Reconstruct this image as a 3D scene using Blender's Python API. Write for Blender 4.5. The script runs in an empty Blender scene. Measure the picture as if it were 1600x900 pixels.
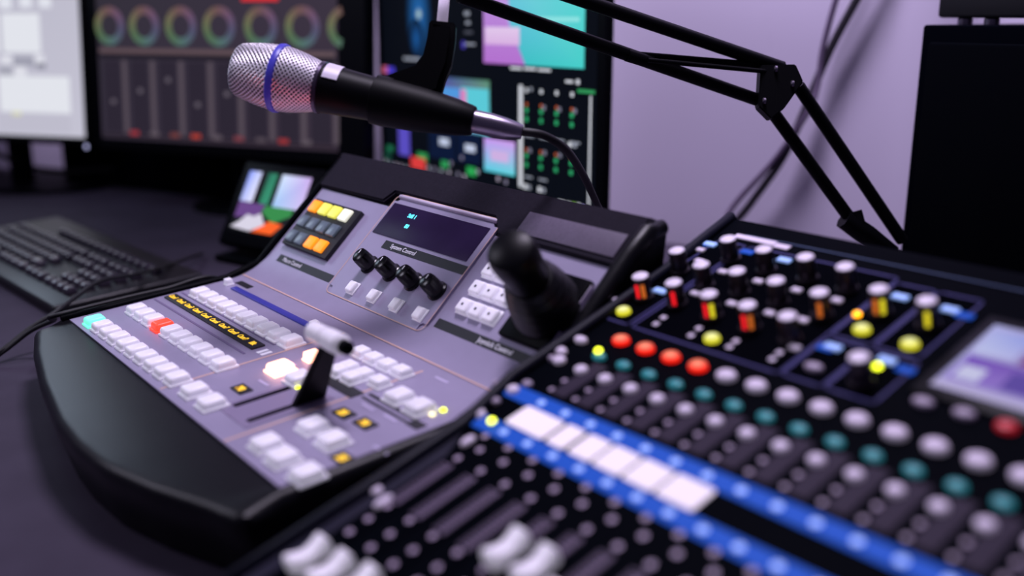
import bpy, bmesh, math, random
from math import sin, cos, pi, radians, atan2, sqrt
from mathutils import Vector, Matrix
random.seed(4)
sc = bpy.context.scene
COL = sc.collection

# ------------------------------------------------------------------ colour / materials
def s2l(c):
    c = c / 255.0
    return c / 12.92 if c <= 0.04045 else ((c + 0.055) / 1.055) ** 2.4
def rgb(r, g, b, k=1.0): return (s2l(r) * k, s2l(g) * k, s2l(b) * k, 1.0)
_m = {}
def mat(name, col, rough=0.5, metal=0.0, spec=0.5, emit=None, es=1.0, noise=0.0, nscale=60, bump=0.0, bscale=800, coat=0.0, coat_r=0.1):
    if name in _m: return _m[name]
    m = bpy.data.materials.new(name); m.use_nodes = True
    nt = m.node_tree; b = nt.nodes['Principled BSDF']
    b.inputs['Base Color'].default_value = col
    b.inputs['Roughness'].default_value = rough
    b.inputs['Metallic'].default_value = metal
    b.inputs['Specular IOR Level'].default_value = spec
    b.inputs['Coat Weight'].default_value = coat
    b.inputs['Coat Roughness'].default_value = coat_r
    if emit:
        b.inputs['Emission Color'].default_value = emit
        b.inputs['Emission Strength'].default_value = es
    tc = nt.nodes.new('ShaderNodeTexCoord')
    if noise:
        n = nt.nodes.new('ShaderNodeTexNoise'); n.inputs['Scale'].default_value = nscale; n.inputs['Detail'].default_value = 3
        nt.links.new(tc.outputs['Object'], n.inputs['Vector'])
        r = nt.nodes.new('ShaderNodeValToRGB')
        r.color_ramp.elements[0].position = 0.3; r.color_ramp.elements[1].position = 0.7
        r.color_ramp.elements[0].color = tuple(x * (1 - noise) for x in col[:3]) + (1,)
        r.color_ramp.elements[1].color = tuple(min(1, x * (1 + noise)) for x in col[:3]) + (1,)
        nt.links.new(n.outputs['Fac'], r.inputs['Fac']); nt.links.new(r.outputs['Color'], b.inputs['Base Color'])
    if bump:
        n = nt.nodes.new('ShaderNodeTexNoise'); n.inputs['Scale'].default_value = bscale; n.inputs['Detail'].default_value = 2
        nt.links.new(tc.outputs['Object'], n.inputs['Vector'])
        bp = nt.nodes.new('ShaderNodeBump'); bp.inputs['Strength'].default_value = bump; bp.inputs['Distance'].default_value = 0.0005
        nt.links.new(n.outputs['Fac'], bp.inputs['Height']); nt.links.new(bp.outputs['Normal'], b.inputs['Normal'])
    _m[name] = m
    return m
def attr_mat(name, strength=1.0, rough=0.35, base=0.02):
    m = bpy.data.materials.new(name); m.use_nodes = True
    nt = m.node_tree; b = nt.nodes['Principled BSDF']
    a = nt.nodes.new('ShaderNodeAttribute'); a.attribute_name = 'Col'
    b.inputs['Base Color'].default_value = (base, base, base, 1)
    b.inputs['Roughness'].default_value = rough
    b.inputs['Specular IOR Level'].default_value = .02
    nt.links.new(a.outputs['Color'], b.inputs['Emission Color']); b.inputs['Emission Strength'].default_value = strength
    return m
desk_m = mat('desk_laminate', rgb(66, 60, 74), 0.6, spec=.04, noise=0.12, nscale=14, bump=0.15, bscale=900)
wall_m = mat('lilac_wall', rgb(204, 192, 218), 0.95, spec=.1, noise=0.03, nscale=3)
floor_m = mat('floor_grey', rgb(60, 56, 64), 0.8, noise=0.1, nscale=4)
black = mat('black_plastic', rgb(4, 5, 9), 0.45, spec=.04, bump=0.1)
matte = mat('matte_black', rgb(2, 3, 8), 0.8, spec=.01)
gloss = mat('gloss_black', rgb(3, 4, 8), 0.4, spec=.08)
body_m = mat('console_body', rgb(11, 11, 16), 0.36, spec=.28, bump=0.2, bscale=1500)
hood_m = mat('console_hood', rgb(36, 33, 42), 0.65, spec=.04, noise=0.1, nscale=300, bump=0.35, bscale=900)
hoodgrey = mat('hood_inset_grey', rgb(88, 78, 98), 0.6, noise=0.12, nscale=400, bump=0.3)
panel_m = mat('lilac_grey_panel', rgb(160, 152, 180), 0.42, metal=0.15, noise=0.03, nscale=40)
pale_edge = mat('pale_edge', rgb(205, 192, 216), 0.35)
line_m = mat('beige_line', rgb(226, 186, 170), 0.5)
key_w = mat('white_keycap', rgb(242, 238, 248), 0.35, emit=rgb(225, 222, 240), es=0.20)  # slight emission brightens these keycaps, which are no lamps
key_dark = mat('key_skirt', rgb(40, 38, 52), 0.5)  # dark tone of the small joystick key marks
label_m = mat('label_black', rgb(20, 20, 28), 0.5)
ink_w = mat('ink_white', rgb(225, 222, 235), 0.5, emit=rgb(200, 198, 215), es=0.25)
ink_faint = mat('ink_faint', rgb(200, 190, 222), 0.5)
knob_b = mat('gloss_knob', rgb(5, 5, 7), 0.24, spec=.35)
chrome = mat('dark_chrome', rgb(62, 54, 62), 0.3, metal=.6)
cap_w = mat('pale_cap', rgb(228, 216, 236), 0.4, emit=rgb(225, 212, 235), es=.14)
mixer_m = mat('mixer_black', rgb(2, 4, 10), 0.6, spec=.012, bump=0.1)
rail_m = mat('mixer_rail', rgb(16, 18, 32), 0.45, spec=.15)
sect_m = mat('section_outline', rgb(64, 62, 112), 0.5, spec=.1)
strip_m = mat('meter_strip_grey', rgb(50, 42, 58), 0.6, spec=.1)
dot_m = mat('printed_dot', rgb(170, 152, 178), 0.5, emit=rgb(150, 130, 160), es=.12)
scale_m = mat('scale_print', rgb(108, 92, 118), 0.6)
blue_m = mat('blue_band', rgb(12, 50, 130), 0.6, spec=.15, emit=rgb(16, 78, 185), es=0.75)
bluep_m = mat('blue_pad', rgb(150, 180, 240), 0.5, emit=rgb(140, 175, 240), es=0.6)
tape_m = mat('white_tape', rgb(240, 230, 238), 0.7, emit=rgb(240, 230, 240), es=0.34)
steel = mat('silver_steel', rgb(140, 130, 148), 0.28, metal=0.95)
rod_m = mat('pale_rod', rgb(225, 212, 235), 0.35, emit=rgb(200, 185, 215), es=.35)  # emission stands in for light on the rod
teal_m = mat('teal_button', rgb(36, 120, 128), 0.4, emit=rgb(34, 118, 128), es=0.55)
redd_m = mat('dark_red_button', rgb(150, 20, 32), 0.4, emit=rgb(150, 18, 30), es=0.7)
pinkw = mat('pale_button', rgb(214, 200, 224), 0.5, emit=rgb(212, 198, 220), es=0.16)
greyw = mat('grey_button', rgb(170, 156, 178), 0.45)
led_y = mat('led_yellow', rgb(230, 240, 40), 0.4, emit=rgb(228, 240, 40), es=3.5)
led_c = mat('led_cream', rgb(235, 225, 170), 0.4, emit=rgb(240, 232, 170), es=2.0)
led_o = mat('led_orange', rgb(255, 170, 20), 0.4, emit=rgb(255, 165, 15), es=3.5)
tfloor = mat('rubber_boot', rgb(9, 9, 13), 0.38, spec=.5)
lit_or = mat('lit_orange_key', rgb(255, 110, 50), 0.4, emit=rgb(255, 196, 168), es=3.0)
lit_red = mat('lit_red_key', rgb(255, 70, 50), 0.4, emit=rgb(255, 60, 40), es=1.3)
lit_green = mat('lit_green_key', rgb(120, 240, 205), 0.4, emit=rgb(110, 240, 200), es=1.0)
cyan_t = mat('cyan_text', rgb(90, 220, 240), 0.4, emit=rgb(90, 220, 240), es=1.6)
yel_t = mat('amber_text', rgb(235, 190, 50), 0.4, emit=rgb(235, 190, 50), es=1.0)
lcd_m = mat('lcd_glass', rgb(24, 16, 38), 0.35, spec=.04, emit=rgb(38, 26, 60), es=0.55, noise=0.3, nscale=30)
cable_m = mat('cable_rubber', rgb(13, 12, 16), 0.55)
wirecab = mat('wall_cable', rgb(30, 24, 36), 0.6)
wirecab2 = mat('wall_cable_light', rgb(96, 80, 108), 0.6)
keyc_m = mat('keyboard_key', rgb(48, 42, 54), 0.25, spec=.6, coat=.6, coat_r=.15)
keyb_m = mat('keyboard_body', rgb(17, 16, 20), 0.4)
bandblue = mat('blue_ring', rgb(70, 66, 190), 0.35, emit=rgb(60, 60, 180), es=0.12)
screen_m = attr_mat('screen_pixels', 1.0, 0.6, .004)
lit_m = attr_mat('lit_button_cap', 1.25, 0.4)
orange_k = mat('orange_key', rgb(255, 150, 30), 0.4, emit=rgb(255, 148, 30), es=0.9)
yellow_k = mat('yellow_key', rgb(225, 220, 90), 0.4, emit=rgb(222, 218, 90), es=0.8)
cream_k = mat('cream_key', rgb(235, 235, 215), 0.4, emit=rgb(230, 230, 210), es=0.75)
grey_k = mat('unlit_grey_key', rgb(92, 104, 116), 0.3, emit=rgb(80,92,104), es=.25)

# ------------------------------------------------------------------ frames
class Frame:
    """a tilted working plane: u along x, v along y, h off the surface"""
    def __init__(s, o, yaw, tilt):
        s.o = Vector(o); a = radians(yaw); t = radians(tilt)
        s.x = Vector((cos(a), sin(a), 0)); hz = Vector((-sin(a), cos(a), 0))
        s.y = hz * cos(t) + Vector((0, 0, sin(t))); s.n = s.x.cross(s.y)
    def w(s, u, v, h=0.0): return s.o + s.x * u + s.y * v + s.n * h
    def m(s, u, v, h=0.0, rot=0.0):
        M = Matrix((s.x, s.y, s.n)).transposed().to_4x4(); M.translation = s.w(u, v, h)
        return M @ Matrix.Rotation(rot, 4, 'Z') if rot else M
L = Frame((0, 0, .055), 0, 5)                       # flat control panel of the switcher
T = Frame(L.w(0, .19), 0, 44)                       # its raised upper panel
M = Frame((.5254, .2196, .1237), 1.13, 17)          # mixer surface
S = Frame((-.5, .65, 0), 0, 90)                     # right monitor
S2 = Frame((-.916, .309, .09), 29, 86)              # middle monitor
S1 = Frame((-1.043, .32, .101), 35, 85)             # left monitor
B = Frame((-.369, .317, .044), 17, 60)              # little field monitor

# ------------------------------------------------------------------ mesh helpers
def new_mesh(name, bm, m=None, smooth=False):
    me = bpy.data.meshes.new(name); bm.to_mesh(me); bm.free()
    if m: me.materials.append(m)
    if smooth:
        for p in me.polygons: p.use_smooth = True
    return me
def sharp(me, ang=35):
    for p in me.polygons: p.use_smooth = True
    me.set_sharp_from_angle(angle=radians(ang))
    return me
def rbox_bm(w, d, h, bev=0.0, seg=2, z0=0.0, taper=1.0, bm=None, off=(0, 0)):
    own = bm is None
    b = bmesh.new()
    vs = []
    for z, k in ((z0, 1.0), (z0 + h, taper)):
        for x, y in ((-1, -1), (1, -1), (1, 1), (-1, 1)):
            vs.append(b.verts.new((x * w / 2 * k, y * d / 2 * k, z)))
    for f in ((3, 2, 1, 0), (4, 5, 6, 7), (0, 1, 5, 4), (1, 2, 6, 5), (2, 3, 7, 6), (3, 0, 4, 7)):
        b.faces.new([vs[i] for i in f])
    if bev: bmesh.ops.bevel(b, geom=list(b.edges), offset=bev, segments=seg, profile=0.5, affect='EDGES')
    for v in b.verts: v.co.x += off[0]; v.co.y += off[1]
    if own: return b
    tmp = bpy.data.meshes.new('t'); b.to_mesh(tmp); b.free(); bm.from_mesh(tmp); bpy.data.meshes.remove(tmp)
    return bm
def rbox(name, w, d, h, m, bev=0.0, seg=2, z0=0.0, taper=1.0): return sharp(new_mesh(name, rbox_bm(w, d, h, bev, seg, z0, taper), m))
def lathe_bm(prof, n=24, bm=None, sx=1.0, sy=1.0):
    """prof: list of (radius, z), turned about z"""
    bm = bm or bmesh.new(); rings = []
    for r, z in prof:
        if r < 1e-6: rings.append([bm.verts.new((0, 0, z))])
        else: rings.append([bm.verts.new((r * sx * cos(2 * pi * i / n), r * sy * sin(2 * pi * i / n), z)) for i in range(n)])
    for a, b in zip(rings, rings[1:]):
        for i in range(n):
            j = (i + 1) % n
            if len(a) == 1 and len(b) == 1: continue
            if len(a) == 1: bm.faces.new((a[0], b[j], b[i])[::-1])
            elif len(b) == 1: bm.faces.new((a[i], a[j], b[0]))
            else: bm.faces.new((a[i], a[j], b[j], b[i]))
    for e in (rings[0], rings[-1]):
        if len(e) > 2:
            try: bm.faces.new(e)
            except ValueError: pass
    bmesh.ops.recalc_face_normals(bm, faces=bm.faces)
    return bm
def lathe(name, prof, m, n=24, sx=1.0, sy=1.0): return sharp(new_mesh(name, lathe_bm(prof, n, None, sx, sy), m), 40)
def tube_bm(pts, r, n=12, bm=None, flat=1.0):
    bm = bm or bmesh.new(); pts = [Vector(p) for p in pts]
    rs = r if isinstance(r, (list, tuple)) else [r] * len(pts)
    rings = []; prev = None
    for i, p in enumerate(pts):
        d = (pts[min(i + 1, len(pts) - 1)] - pts[max(i - 1, 0)]).normalized()
        if prev is None:
            a = Vector((0, 0, 1)) if abs(d.z) < 0.9 else Vector((1, 0, 0))
            u = (a - d * a.dot(d)).normalized()
        else: u = (prev - d * prev.dot(d)).normalized()
        prev = u; v = d.cross(u)
        rings.append([bm.verts.new(p + (u * cos(2 * pi * k / n + pi / n) + v * sin(2 * pi * k / n + pi / n) * flat) * rs[i]) for k in range(n)])
    for a, b in zip(rings, rings[1:]):
        for k in range(n): bm.faces.new((a[k], a[(k + 1) % n], b[(k + 1) % n], b[k]))
    bm.faces.new(rings[0][::-1]); bm.faces.new(rings[-1])
    bmesh.ops.recalc_face_normals(bm, faces=bm.faces)
    return bm
def smooth_path(pts, k=8):
    P = [Vector(p) for p in pts]; P = [P[0] * 2 - P[1]] + P + [P[-1] * 2 - P[-2]]; out = []
    for i in range(1, len(P) - 2):
        for s in range(k):
            t = s / k; a, b, c, d = P[i - 1], P[i], P[i + 1], P[i + 2]
            out.append(0.5 * ((2 * b) + (c - a) * t + (2 * a - 5 * b + 4 * c - d) * t * t + (3 * b - a - 3 * c + d) * t ** 3))
    out.append(P[-2]); return out
def prism_bm(poly, d0, d1, bm=None):
    """poly in (x,y), extruded from z=d0 to d1"""
    bm = bm or bmesh.new()
    a = [bm.verts.new((x, y, d0)) for x, y in poly]; b = [bm.verts.new((x, y, d1)) for x, y in poly]
    n = len(poly); bm.faces.new(a[::-1]); bm.faces.new(b)
    for i in range(n): bm.faces.new((a[i], a[(i + 1) % n], b[(i + 1) % n], b[i]))
    bmesh.ops.recalc_face_normals(bm, faces=bm.faces)
    return bm
def rpoly(w, d, r, n=5, off=(0, 0)):
    out = []
    for cx, cy, a0 in ((w / 2 - r, d / 2 - r, 0), (-w / 2 + r, d / 2 - r, 90), (-w / 2 + r, -d / 2 + r, 180), (w / 2 - r, -d / 2 + r, 270)):
        for i in range(n + 1):
            a = radians(a0 + 90 * i / n); out.append((off[0] + cx + r * cos(a), off[1] + cy + r * sin(a)))
    return out
# ------------------------------------------------------------------ object helpers
def link(name, me, Mw=None, parent=None):
    o = bpy.data.objects.new(name, me); COL.objects.link(o)
    Mw = Mw or Matrix.Identity(4)
    if parent is not None:
        o.parent = parent; o.matrix_basis = WM[parent.name].inverted() @ Mw
    else: o.matrix_basis = Mw
    WM[o.name] = Mw.copy()
    return o
WM = {}
def thing(name, label, cat, loc, group=None):
    o = bpy.data.objects.new(name, None); COL.objects.link(o); o.empty_display_size = 0.05
    o.matrix_basis = Matrix.Translation(Vector(loc)); WM[o.name] = o.matrix_basis.copy()
    o['label'] = label; o['category'] = cat
    if group: o['group'] = group
    return o
def tag(o, label, cat, group=None):
    o['label'] = label; o['category'] = cat
    if group: o['group'] = group
    return o
def struct(name, me, Mw=None):
    o = link(name, me, Mw); o['kind'] = 'structure'; return o
def text_mesh(s, size, m, align='CENTER', bold=0.0, xs=1.0):
    cu = bpy.data.curves.new('txt', 'FONT'); cu.body = s; cu.size = size; cu.align_x = align; cu.align_y = 'CENTER'; cu.offset = bold; cu.extrude = 0.00008; cu.space_character = xs
    ob = bpy.data.objects.new('txt', cu); COL.objects.link(ob)
    dg = bpy.context.evaluated_depsgraph_get(); dg.update()
    me = bpy.data.meshes.new_from_object(ob.evaluated_get(dg))
    bpy.data.objects.remove(ob); me.materials.clear(); me.materials.append(m)
    return me
def paint(name, quads, m, z=0.0004):
    """quads: (polygon [(x,y)..], colour or list of colours, layer) -> one flat coloured mesh, the picture on a screen"""
    bm = bmesh.new(); cl = bm.loops.layers.float_color.new('Col')
    for poly, c, lay in quads:
        vs = [bm.verts.new((x, y, z * (lay + 1))) for x, y in poly]
        f = bm.faces.new(vs)
        if f.normal.z < 0 or sum((poly[i][0] * poly[(i + 1) % len(poly)][1] - poly[(i + 1) % len(poly)][0] * poly[i][1]) for i in range(len(poly))) < 0: f.normal_flip()
        for lp in f.loops:
            i = vs.index(lp.vert); cc = c[i] if isinstance(c, list) else c
            lp[cl] = cc
    return new_mesh(name, bm, m)
def R4(a, b):
    (x0, y0), (x1, y1) = a, b
    return [(x0, y0), (x1, y0), (x1, y1), (x0, y1)]
def dome(name, w, d, h, c_mid, c_edge, m, n=24):
    bm = bmesh.new(); cl = bm.loops.layers.float_color.new('Col'); rings = []
    prof = [(1, 0, 1), (1, .45, 1), (.94, .72, .95), (.8, .9, .75), (.5, 1, .35), (.2, 1.02, .1), (0, 1.03, 0)]
    rad = {}
    for r, z, t in prof:
        ring = [bm.verts.new((r * w / 2 * cos(2 * pi * i / n), r * d / 2 * sin(2 * pi * i / n), z * h)) for i in range(n if r else 1)]
        for v in ring: rad[v] = t
        rings.append(ring)
    for a, b in zip(rings, rings[1:]):
        for i in range(n):
            j = (i + 1) % n
            bm.faces.new((a[i], a[j], b[j], b[i]) if len(b) > 1 else (a[i], a[j], b[0]))
    for f in bm.faces:
        for lp in f.loops:
            t = rad[lp.vert]; lp[cl] = tuple(c_mid[k] * (1 - t) + c_edge[k] * t for k in range(3)) + (1,)
    return new_mesh(name, bm, m, smooth=True)

# ================================================================== room and desk
WY = radians(22.5); wdir = Vector((cos(WY), sin(WY), 0)); wn = Vector((sin(WY), -cos(WY), 0))   # wall direction, normal into the room
WP = Vector((.065, .965, 0))
def wall_pt(s, z, off=0.0): return WP + wdir * s + wn * off + Vector((0, 0, z))
bm = bmesh.new(); N = 260; rows = []
for z in (-.75, 0, .3, .7, 1.2, 2.2):
    row = []
    for i in range(N + 1):
        s = -3.2 + 6.0 * i / N
        # the cloth-like wall covering hangs in soft vertical folds towards the right
        d = 0
        for c, w_, a in ((.20, .035, .014), (.27, .03, -.014), (.345, .035, .020), (.43, .04, -.016), (.52, .05, .020)):
            d += a * math.exp(-((s - c + .02 * (z - .2)) / w_) ** 2)
        row.append(bm.verts.new(wall_pt(s, z, d)))
    rows.append(row)
for a, b in zip(rows, rows[1:]):
    for i in range(N): bm.faces.new((a[i], a[i + 1], b[i + 1], b[i]))
bmesh.ops.recalc_face_normals(bm, faces=bm.faces)
struct('wall_back', new_mesh('wall_back', bm, wall_m, smooth=True))
struct('floor', new_mesh('floor', prism_bm([(-4, -3), (4, -3), (4, 3), (-4, 3)], -.8, -.75), floor_m))

desk = thing('desk', 'dark grey laminate desk carrying all the control gear', 'desk', (0, 0, -.75))
pA, pB = wall_pt(-2.6, 0, .03), wall_pt(1.3, 0, .03)
bm = prism_bm([(-2.3, -.55), (1.3, -.55), (pB.x, pB.y), (pA.x, pA.y)], -.03, 0)
link('desktop', sharp(new_mesh('desktop', bm, desk_m)), None, desk)
for x, y in ((-2.0, -.45), (1.2, -.45), (1.15, 1.2), (-2.0, -.1)):
    link('leg', rbox('leg', .06, .06, .72, black, .004), Matrix.Translation((x, y, -.75)), desk)

# ================================================================== switcher console
W = .46
sw = thing('vision_switcher', 'black production switcher console with lilac-grey button panel, joystick and T-bar', 'video switcher', (W / 2, .15, 0))
# body: swept front palm rest + side cheeks
def side_profile(x):
    """outline (y,z) of the body at x, from the underside front, over the top, to the rear"""
    tab = ((-.012, -.012), (-.004, -.025), (.0, -.029), (.063, -.045), (.145, -.060), (.24, -.0725), (.29, -.0740), (.34, -.070), (.39, -.0560), (.437, -.0375), (.463, -.030), (.48, -.028))
    front = tab[-1][1]
    for (x0, f0), (x1, f1) in zip(tab, tab[1:]):
        if x0 <= x <= x1:
            t = (x - x0) / (x1 - x0); front = f0 + (f1 - f0) * t; break
    p = [(front + .012, .0), (front + .007, .002), (front + .002, .020), (front - .003, .036), (front - .004, .0445), (front - .001, .0490), (front + .004, .0505)]
    return p, front
XS = [-.012, -.010, -.004] + [W * i / 40 for i in range(41)] + [W + .003, W + .006, W + .008]
bm = bmesh.new(); loops = []
up = [L.w(0, v, -.0015) for v in (-.004, .06, .12, .155)]
bend = []
for i in range(9):
    t = i / 8.0; p0 = L.w(0, .155, -.0015); p1 = L.w(0, .19, -.0015); p2 = T.w(0, .035, -.0015)
    bend.append(p0 * (1 - t) ** 2 + p1 * 2 * t * (1 - t) + p2 * t * t)
top = [T.w(0, v, -.0015) for v in (.08, .12, .150)]
rear = [T.w(0, .158, .0005), T.w(0, .164, -.003), T.w(0, .170, -.012), Vector((0, T.w(0, .17).y + .004, .14)), Vector((0, T.w(0, .17).y + .005, .02)), Vector((0, T.w(0, .17).y + .003, .0))]
for x in XS:
    p, fr = side_profile(x)
    e = 0.0
    if x < 0: e = (-x / .012) ** 2 * .010
    if x > W: e = ((x - W) / .008) ** 2 * .006
    lift = .004 if (x > -.011 and x < 0) or (x > W and x < W + .007) else 0.0
    pts = [(y, z) for y, z in p] + [(q.y, q.z) for q in up + bend + top + rear]
    loop = []
    for k, (y, z) in enumerate(pts):
        zz = z
        if k >= 6: zz = z - e + (lift if k >= 7 else 0)
        loop.append(bm.verts.new((x, y + (e if k < 6 else 0), max(0.0, zz))))
    loops.append(loop)
for a, b in zip(loops, loops[1:]):
    for k in range(len(a)):
        j = (k + 1) % len(a); bm.faces.new((a[k], a[j], b[j], b[k]))
bm.faces.new(loops[0]); bm.faces.new(loops[-1][::-1])
bmesh.ops.recalc_face_normals(bm, faces=bm.faces)
link('body', sharp(new_mesh('switcher_body', bm, body_m), 45), None, sw)

# one continuous bent panel sheet, curved where flat part meets the raised part
def sheet(name, u0, u1, path, m, th=.0015, parent=sw, notch=None):
    bm = bmesh.new()
    us = [u0, u1]
    A_ = []
    for q in path:
        A_.append([bm.verts.new((u, q.y, q.z)) for u in us])
    fs = []
    for a, b in zip(A_, A_[1:]):
        for i in range(len(us) - 1): fs.append(bm.faces.new((a[i], a[i + 1], b[i + 1], b[i])))
    bmesh.ops.recalc_face_normals(bm, faces=bm.faces)
    if bm.faces[0].normal.z < 0: bmesh.ops.reverse_faces(bm, faces=bm.faces)
    bmesh.ops.solidify(bm, geom=bm.faces[:], thickness=th)
    return link(name, sharp(new_mesh(name, bm, m), 50), None, parent)
bend2 = []
for i in range(13):
    t = i / 12.0; p0 = L.w(0, .16, .0006); p1 = L.w(0, .19, .0006); p2 = T.w(0, .030, .0006)
    bend2.append(p0 * (1 - t) ** 2 + p1 * 2 * t * (1 - t) + p2 * t * t)
path = [L.w(0, .0, .0006), L.w(0, .05, .0006), L.w(0, .1, .0006)] + bend2 + [T.w(0, .06, .0006), T.w(0, .09, .0006), T.w(0, .118, .0006)]
sheet('control_panel', 0, W, path, panel_m)
# raised hood round the top of the upper panel, stepped up over the display
def on(F, me, name, u, v, h=0.0, rot=0.0, parent=sw): return link(name, me, F.m(u, v, h, rot), parent)
hp = [(-.010, .1185), (.128, .1205), (.136, .1335), (.300, .1335), (.318, .1180), (W + .006, .1175), (W + .006, .166), (-.010, .166)]
bm = prism_bm(hp, -.002, .0045); bmesh.ops.bevel(bm, geom=[e for e in bm.edges if all(v.co.z > 0 for v in e.verts)], offset=.002, segments=3, affect='EDGES')
on(T, sharp(new_mesh('hood', bm, hood_m), 40), 'hood', 0, 0)
on(T, rbox('hood_inset', .118, .022, .0012, hoodgrey, .0004), 'hood_inset', .398, .1350, .0045)
# end cheek: rounded shoulder on the right of the raised part
bm = bmesh.new()
tube_bm([T.w(W + .0065, v, h) for v, h in ((-.01, -.004), (.03, -.001), (.08, .000), (.13, .001), (.155, -.001), (.168, -.010))], [.005, .007, .0078, .008, .008, .006], 12, bm)
link('end_cheek', new_mesh('end_cheek', bm, body_m, True), None, sw)
bm = tube_bm([L.w(-.006, v, .0005) for v in (-.006, .04, .09, .14, .162)] + [T.w(-.006, v, .001) for v in (.012, .03, .06, .10, .14, .16)], .0042, 10)
link('left_edge_trim', new_mesh('left_edge_trim', bm, black, True), None, sw)
# display frame section
fb = [(.1435, .0135), (.3145, .0120), (.3100, .1320), (.1370, .1330)]
frame_me = new_mesh('display_frame', (lambda b: (bmesh.ops.bevel(b, geom=[e for e in b.edges if abs(e.verts[0].co.z - e.verts[1].co.z) > .0005], offset=.008, segments=5, affect='EDGES'), b)[1])(prism_bm([(.1435, .0125), (.3120, .0125), (.3120, .1330), (.1435, .1330)], 0, .0022)), panel_m)
on(T, sharp(frame_me), 'display_frame', 0, 0, .0006)
def outline(name, pts, wd, m, F, h, parent=sw, closed=True):
    bm = bmesh.new(); n = len(pts)
    for i in range(n if closed else n - 1):
        a, b = Vector(pts[i]), Vector(pts[(i + 1) % n]); d = (b - a); ln = d.length
        if ln < 1e-6: continue
        d /= ln; p = Vector((-d.y, d.x)) * wd / 2; e = d * wd * .45
        q = [a - e - p, b + e - p, b + e + p, a - e + p]
        vs = [bm.verts.new((v.x, v.y, 0)) for v in q]; bm.faces.new(vs)
    for f in bm.faces:
        if f.normal.z < 0: f.normal_flip()
    bm.normal_update()
    return link(name, new_mesh(name, bm, m), F.m(0, 0, h), parent)
outline('frame_outline', rpoly(.1685, .1205, .008, 6, (.22775, .07275)), .0009, line_m, T, .0030)
link('frame_highlight', new_mesh('frame_highlight', tube_bm([T.w(.149, .1305, .003), T.w(.306, .1305, .003)], .0022, 8), pale_edge, True), None, sw)  # pale tube paints the highlight on the frame's upper bevel
disp = on(T, rbox('display', .1560, .0365, .0012, lcd_m, .0003), 'display_screen', .2260, .1040, .0026)
on(T, text_mesh('Still 1', .0062, cyan_t, bold=.0001), 'display_text', .1905, .1125, .0040, 0, disp)
on(T, text_mesh('80', .0062, cyan_t, bold=.0001), 'display_text', .1935, .1010, .0040, 0, disp)
def label_bar(u0, u1, v, d, txt, F=T, h=.0008):
    o = on(F, rbox('label_bar', u1 - u0, d, .0003, label_m), 'label_bar', (u0 + u1) / 2, v, h)
    on(F, text_mesh(txt, .0066, ink_w, 'LEFT'), 'lettering', u0 + (u1 - u0) * (.10 if txt[0] != 'J' else .42), v, h + .0005, 0, o)
label_bar(.178, .311, .0775, .0088, 'System Control', T, .0029)
label_bar(.022, .1375, .0262, .0088, 'Macro Control')
label_bar(.3190, .4590, .0262, .0088, 'Joystick Control')
# little smart keys: black box of 12 display keys
box = on(T, rbox('smart_key_block', .0960, .0610, .0050, label_m, .0008), 'smart_key_block', .0620, .0720, .0006)
kcol = [[orange_k, yellow_k, yellow_k, cream_k], [grey_k] * 4, [grey_k, grey_k, orange_k, orange_k]]
kme = {}
for r in range(3):
    for c in range(4):
        m_ = kcol[r][c]
        if m_.name not in kme: kme[m_.name] = rbox('display_key', .0166, .0144, .0035, m_, .001, 2, 0, .94)
        on(T, kme[m_.name], 'display_key', .0265 + c * .0216, .0920 - r * .0200, .0056, 0, box)
# rotary knobs
kn = lathe('rotary_knob', [(.0098, 0), (.0098, .0018), (.0084, .0030), (.0080, .0140), (.0074, .0166), (.0056, .0176), (0, .0178)], knob_b, 24)
KP = ((0.1818, 0.0526), (0.2206, 0.0527), (0.2584, 0.0517), (0.2962, 0.0514))
tick = rbox('pointer', .0009, .004, .0004, ink_w)
for c in range(4):
    ku, kv = KP[c]
    k = on(T, kn, 'rotary_knob', ku, kv, .0028)
    on(T, tick, 'pointer', ku, kv + .0030, .0204, 0, k)
# white keycaps
def keycap(name, w, d, h, m=key_w, dish=.0008):
    bm = rbox_bm(w, d, h * .25, .0003, 1); b2 = rbox_bm(w * .94, d * .94, h * .8, min(w, d) * .14, 3, h * .2, .88, bm)
    me = new_mesh(name, bm, m); return sharp(me, 50)
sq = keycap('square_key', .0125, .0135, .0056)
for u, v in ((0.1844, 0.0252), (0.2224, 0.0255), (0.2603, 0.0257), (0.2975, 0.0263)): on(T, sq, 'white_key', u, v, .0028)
jk = keycap('joystick_key', .0166, .0150, .0060)
for r in range(3):
    for c in range(3): on(T, jk, 'white_key', .3405 + c * .0180, .0475 + r * .0185, .0006)
dotk = rbox('key_mark', .0022, .0022, .0002, key_dark)
for r in range(3):
    for c in range(3): on(T, dotk, 'key_mark', .3405 + c * .0180, .0475 + r * .0185, .0068)
# joystick
js = on(T, rbox('joystick_base', .056, .066, .006, black, .002), 'joystick', .4260, .0680, .0006)
jb, jt = T.w(.4300, .0680, .004), T.w(*(0.4519, 0.0686), .078)
jz = (jt - jb).normalized(); jx = (T.x - jz * T.x.dot(jz)).normalized(); jy = jz.cross(jx)
JM = Matrix((jx, jy, jz)).transposed().to_4x4(); JM.translation = jb; JL = (jt - jb).length
bm = lathe_bm([(.0270, .000), (.0275, .006), (.0252, .010), (.0268, .014), (.0238, .019), (.0254, .023), (.0222, .028), (.0236, .032), (.0200, .037), (.0212, .040), (.0175, .045), (.0, .046)], 32)
link('rubber_boot', sharp(new_mesh('rubber_boot', bm, tfloor), 30), JM, js)
q_ = JL - .070
bm = lathe_bm([(.0160, .036), (.0163, .044), (.0166, q_ + .050), (.0172, q_ + .056), (.0182, q_ + .064), (.0182, q_ + .072), (.0168, q_ + .0770), (.0130, q_ + .0795), (0, q_ + .0805)], 32)
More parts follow.
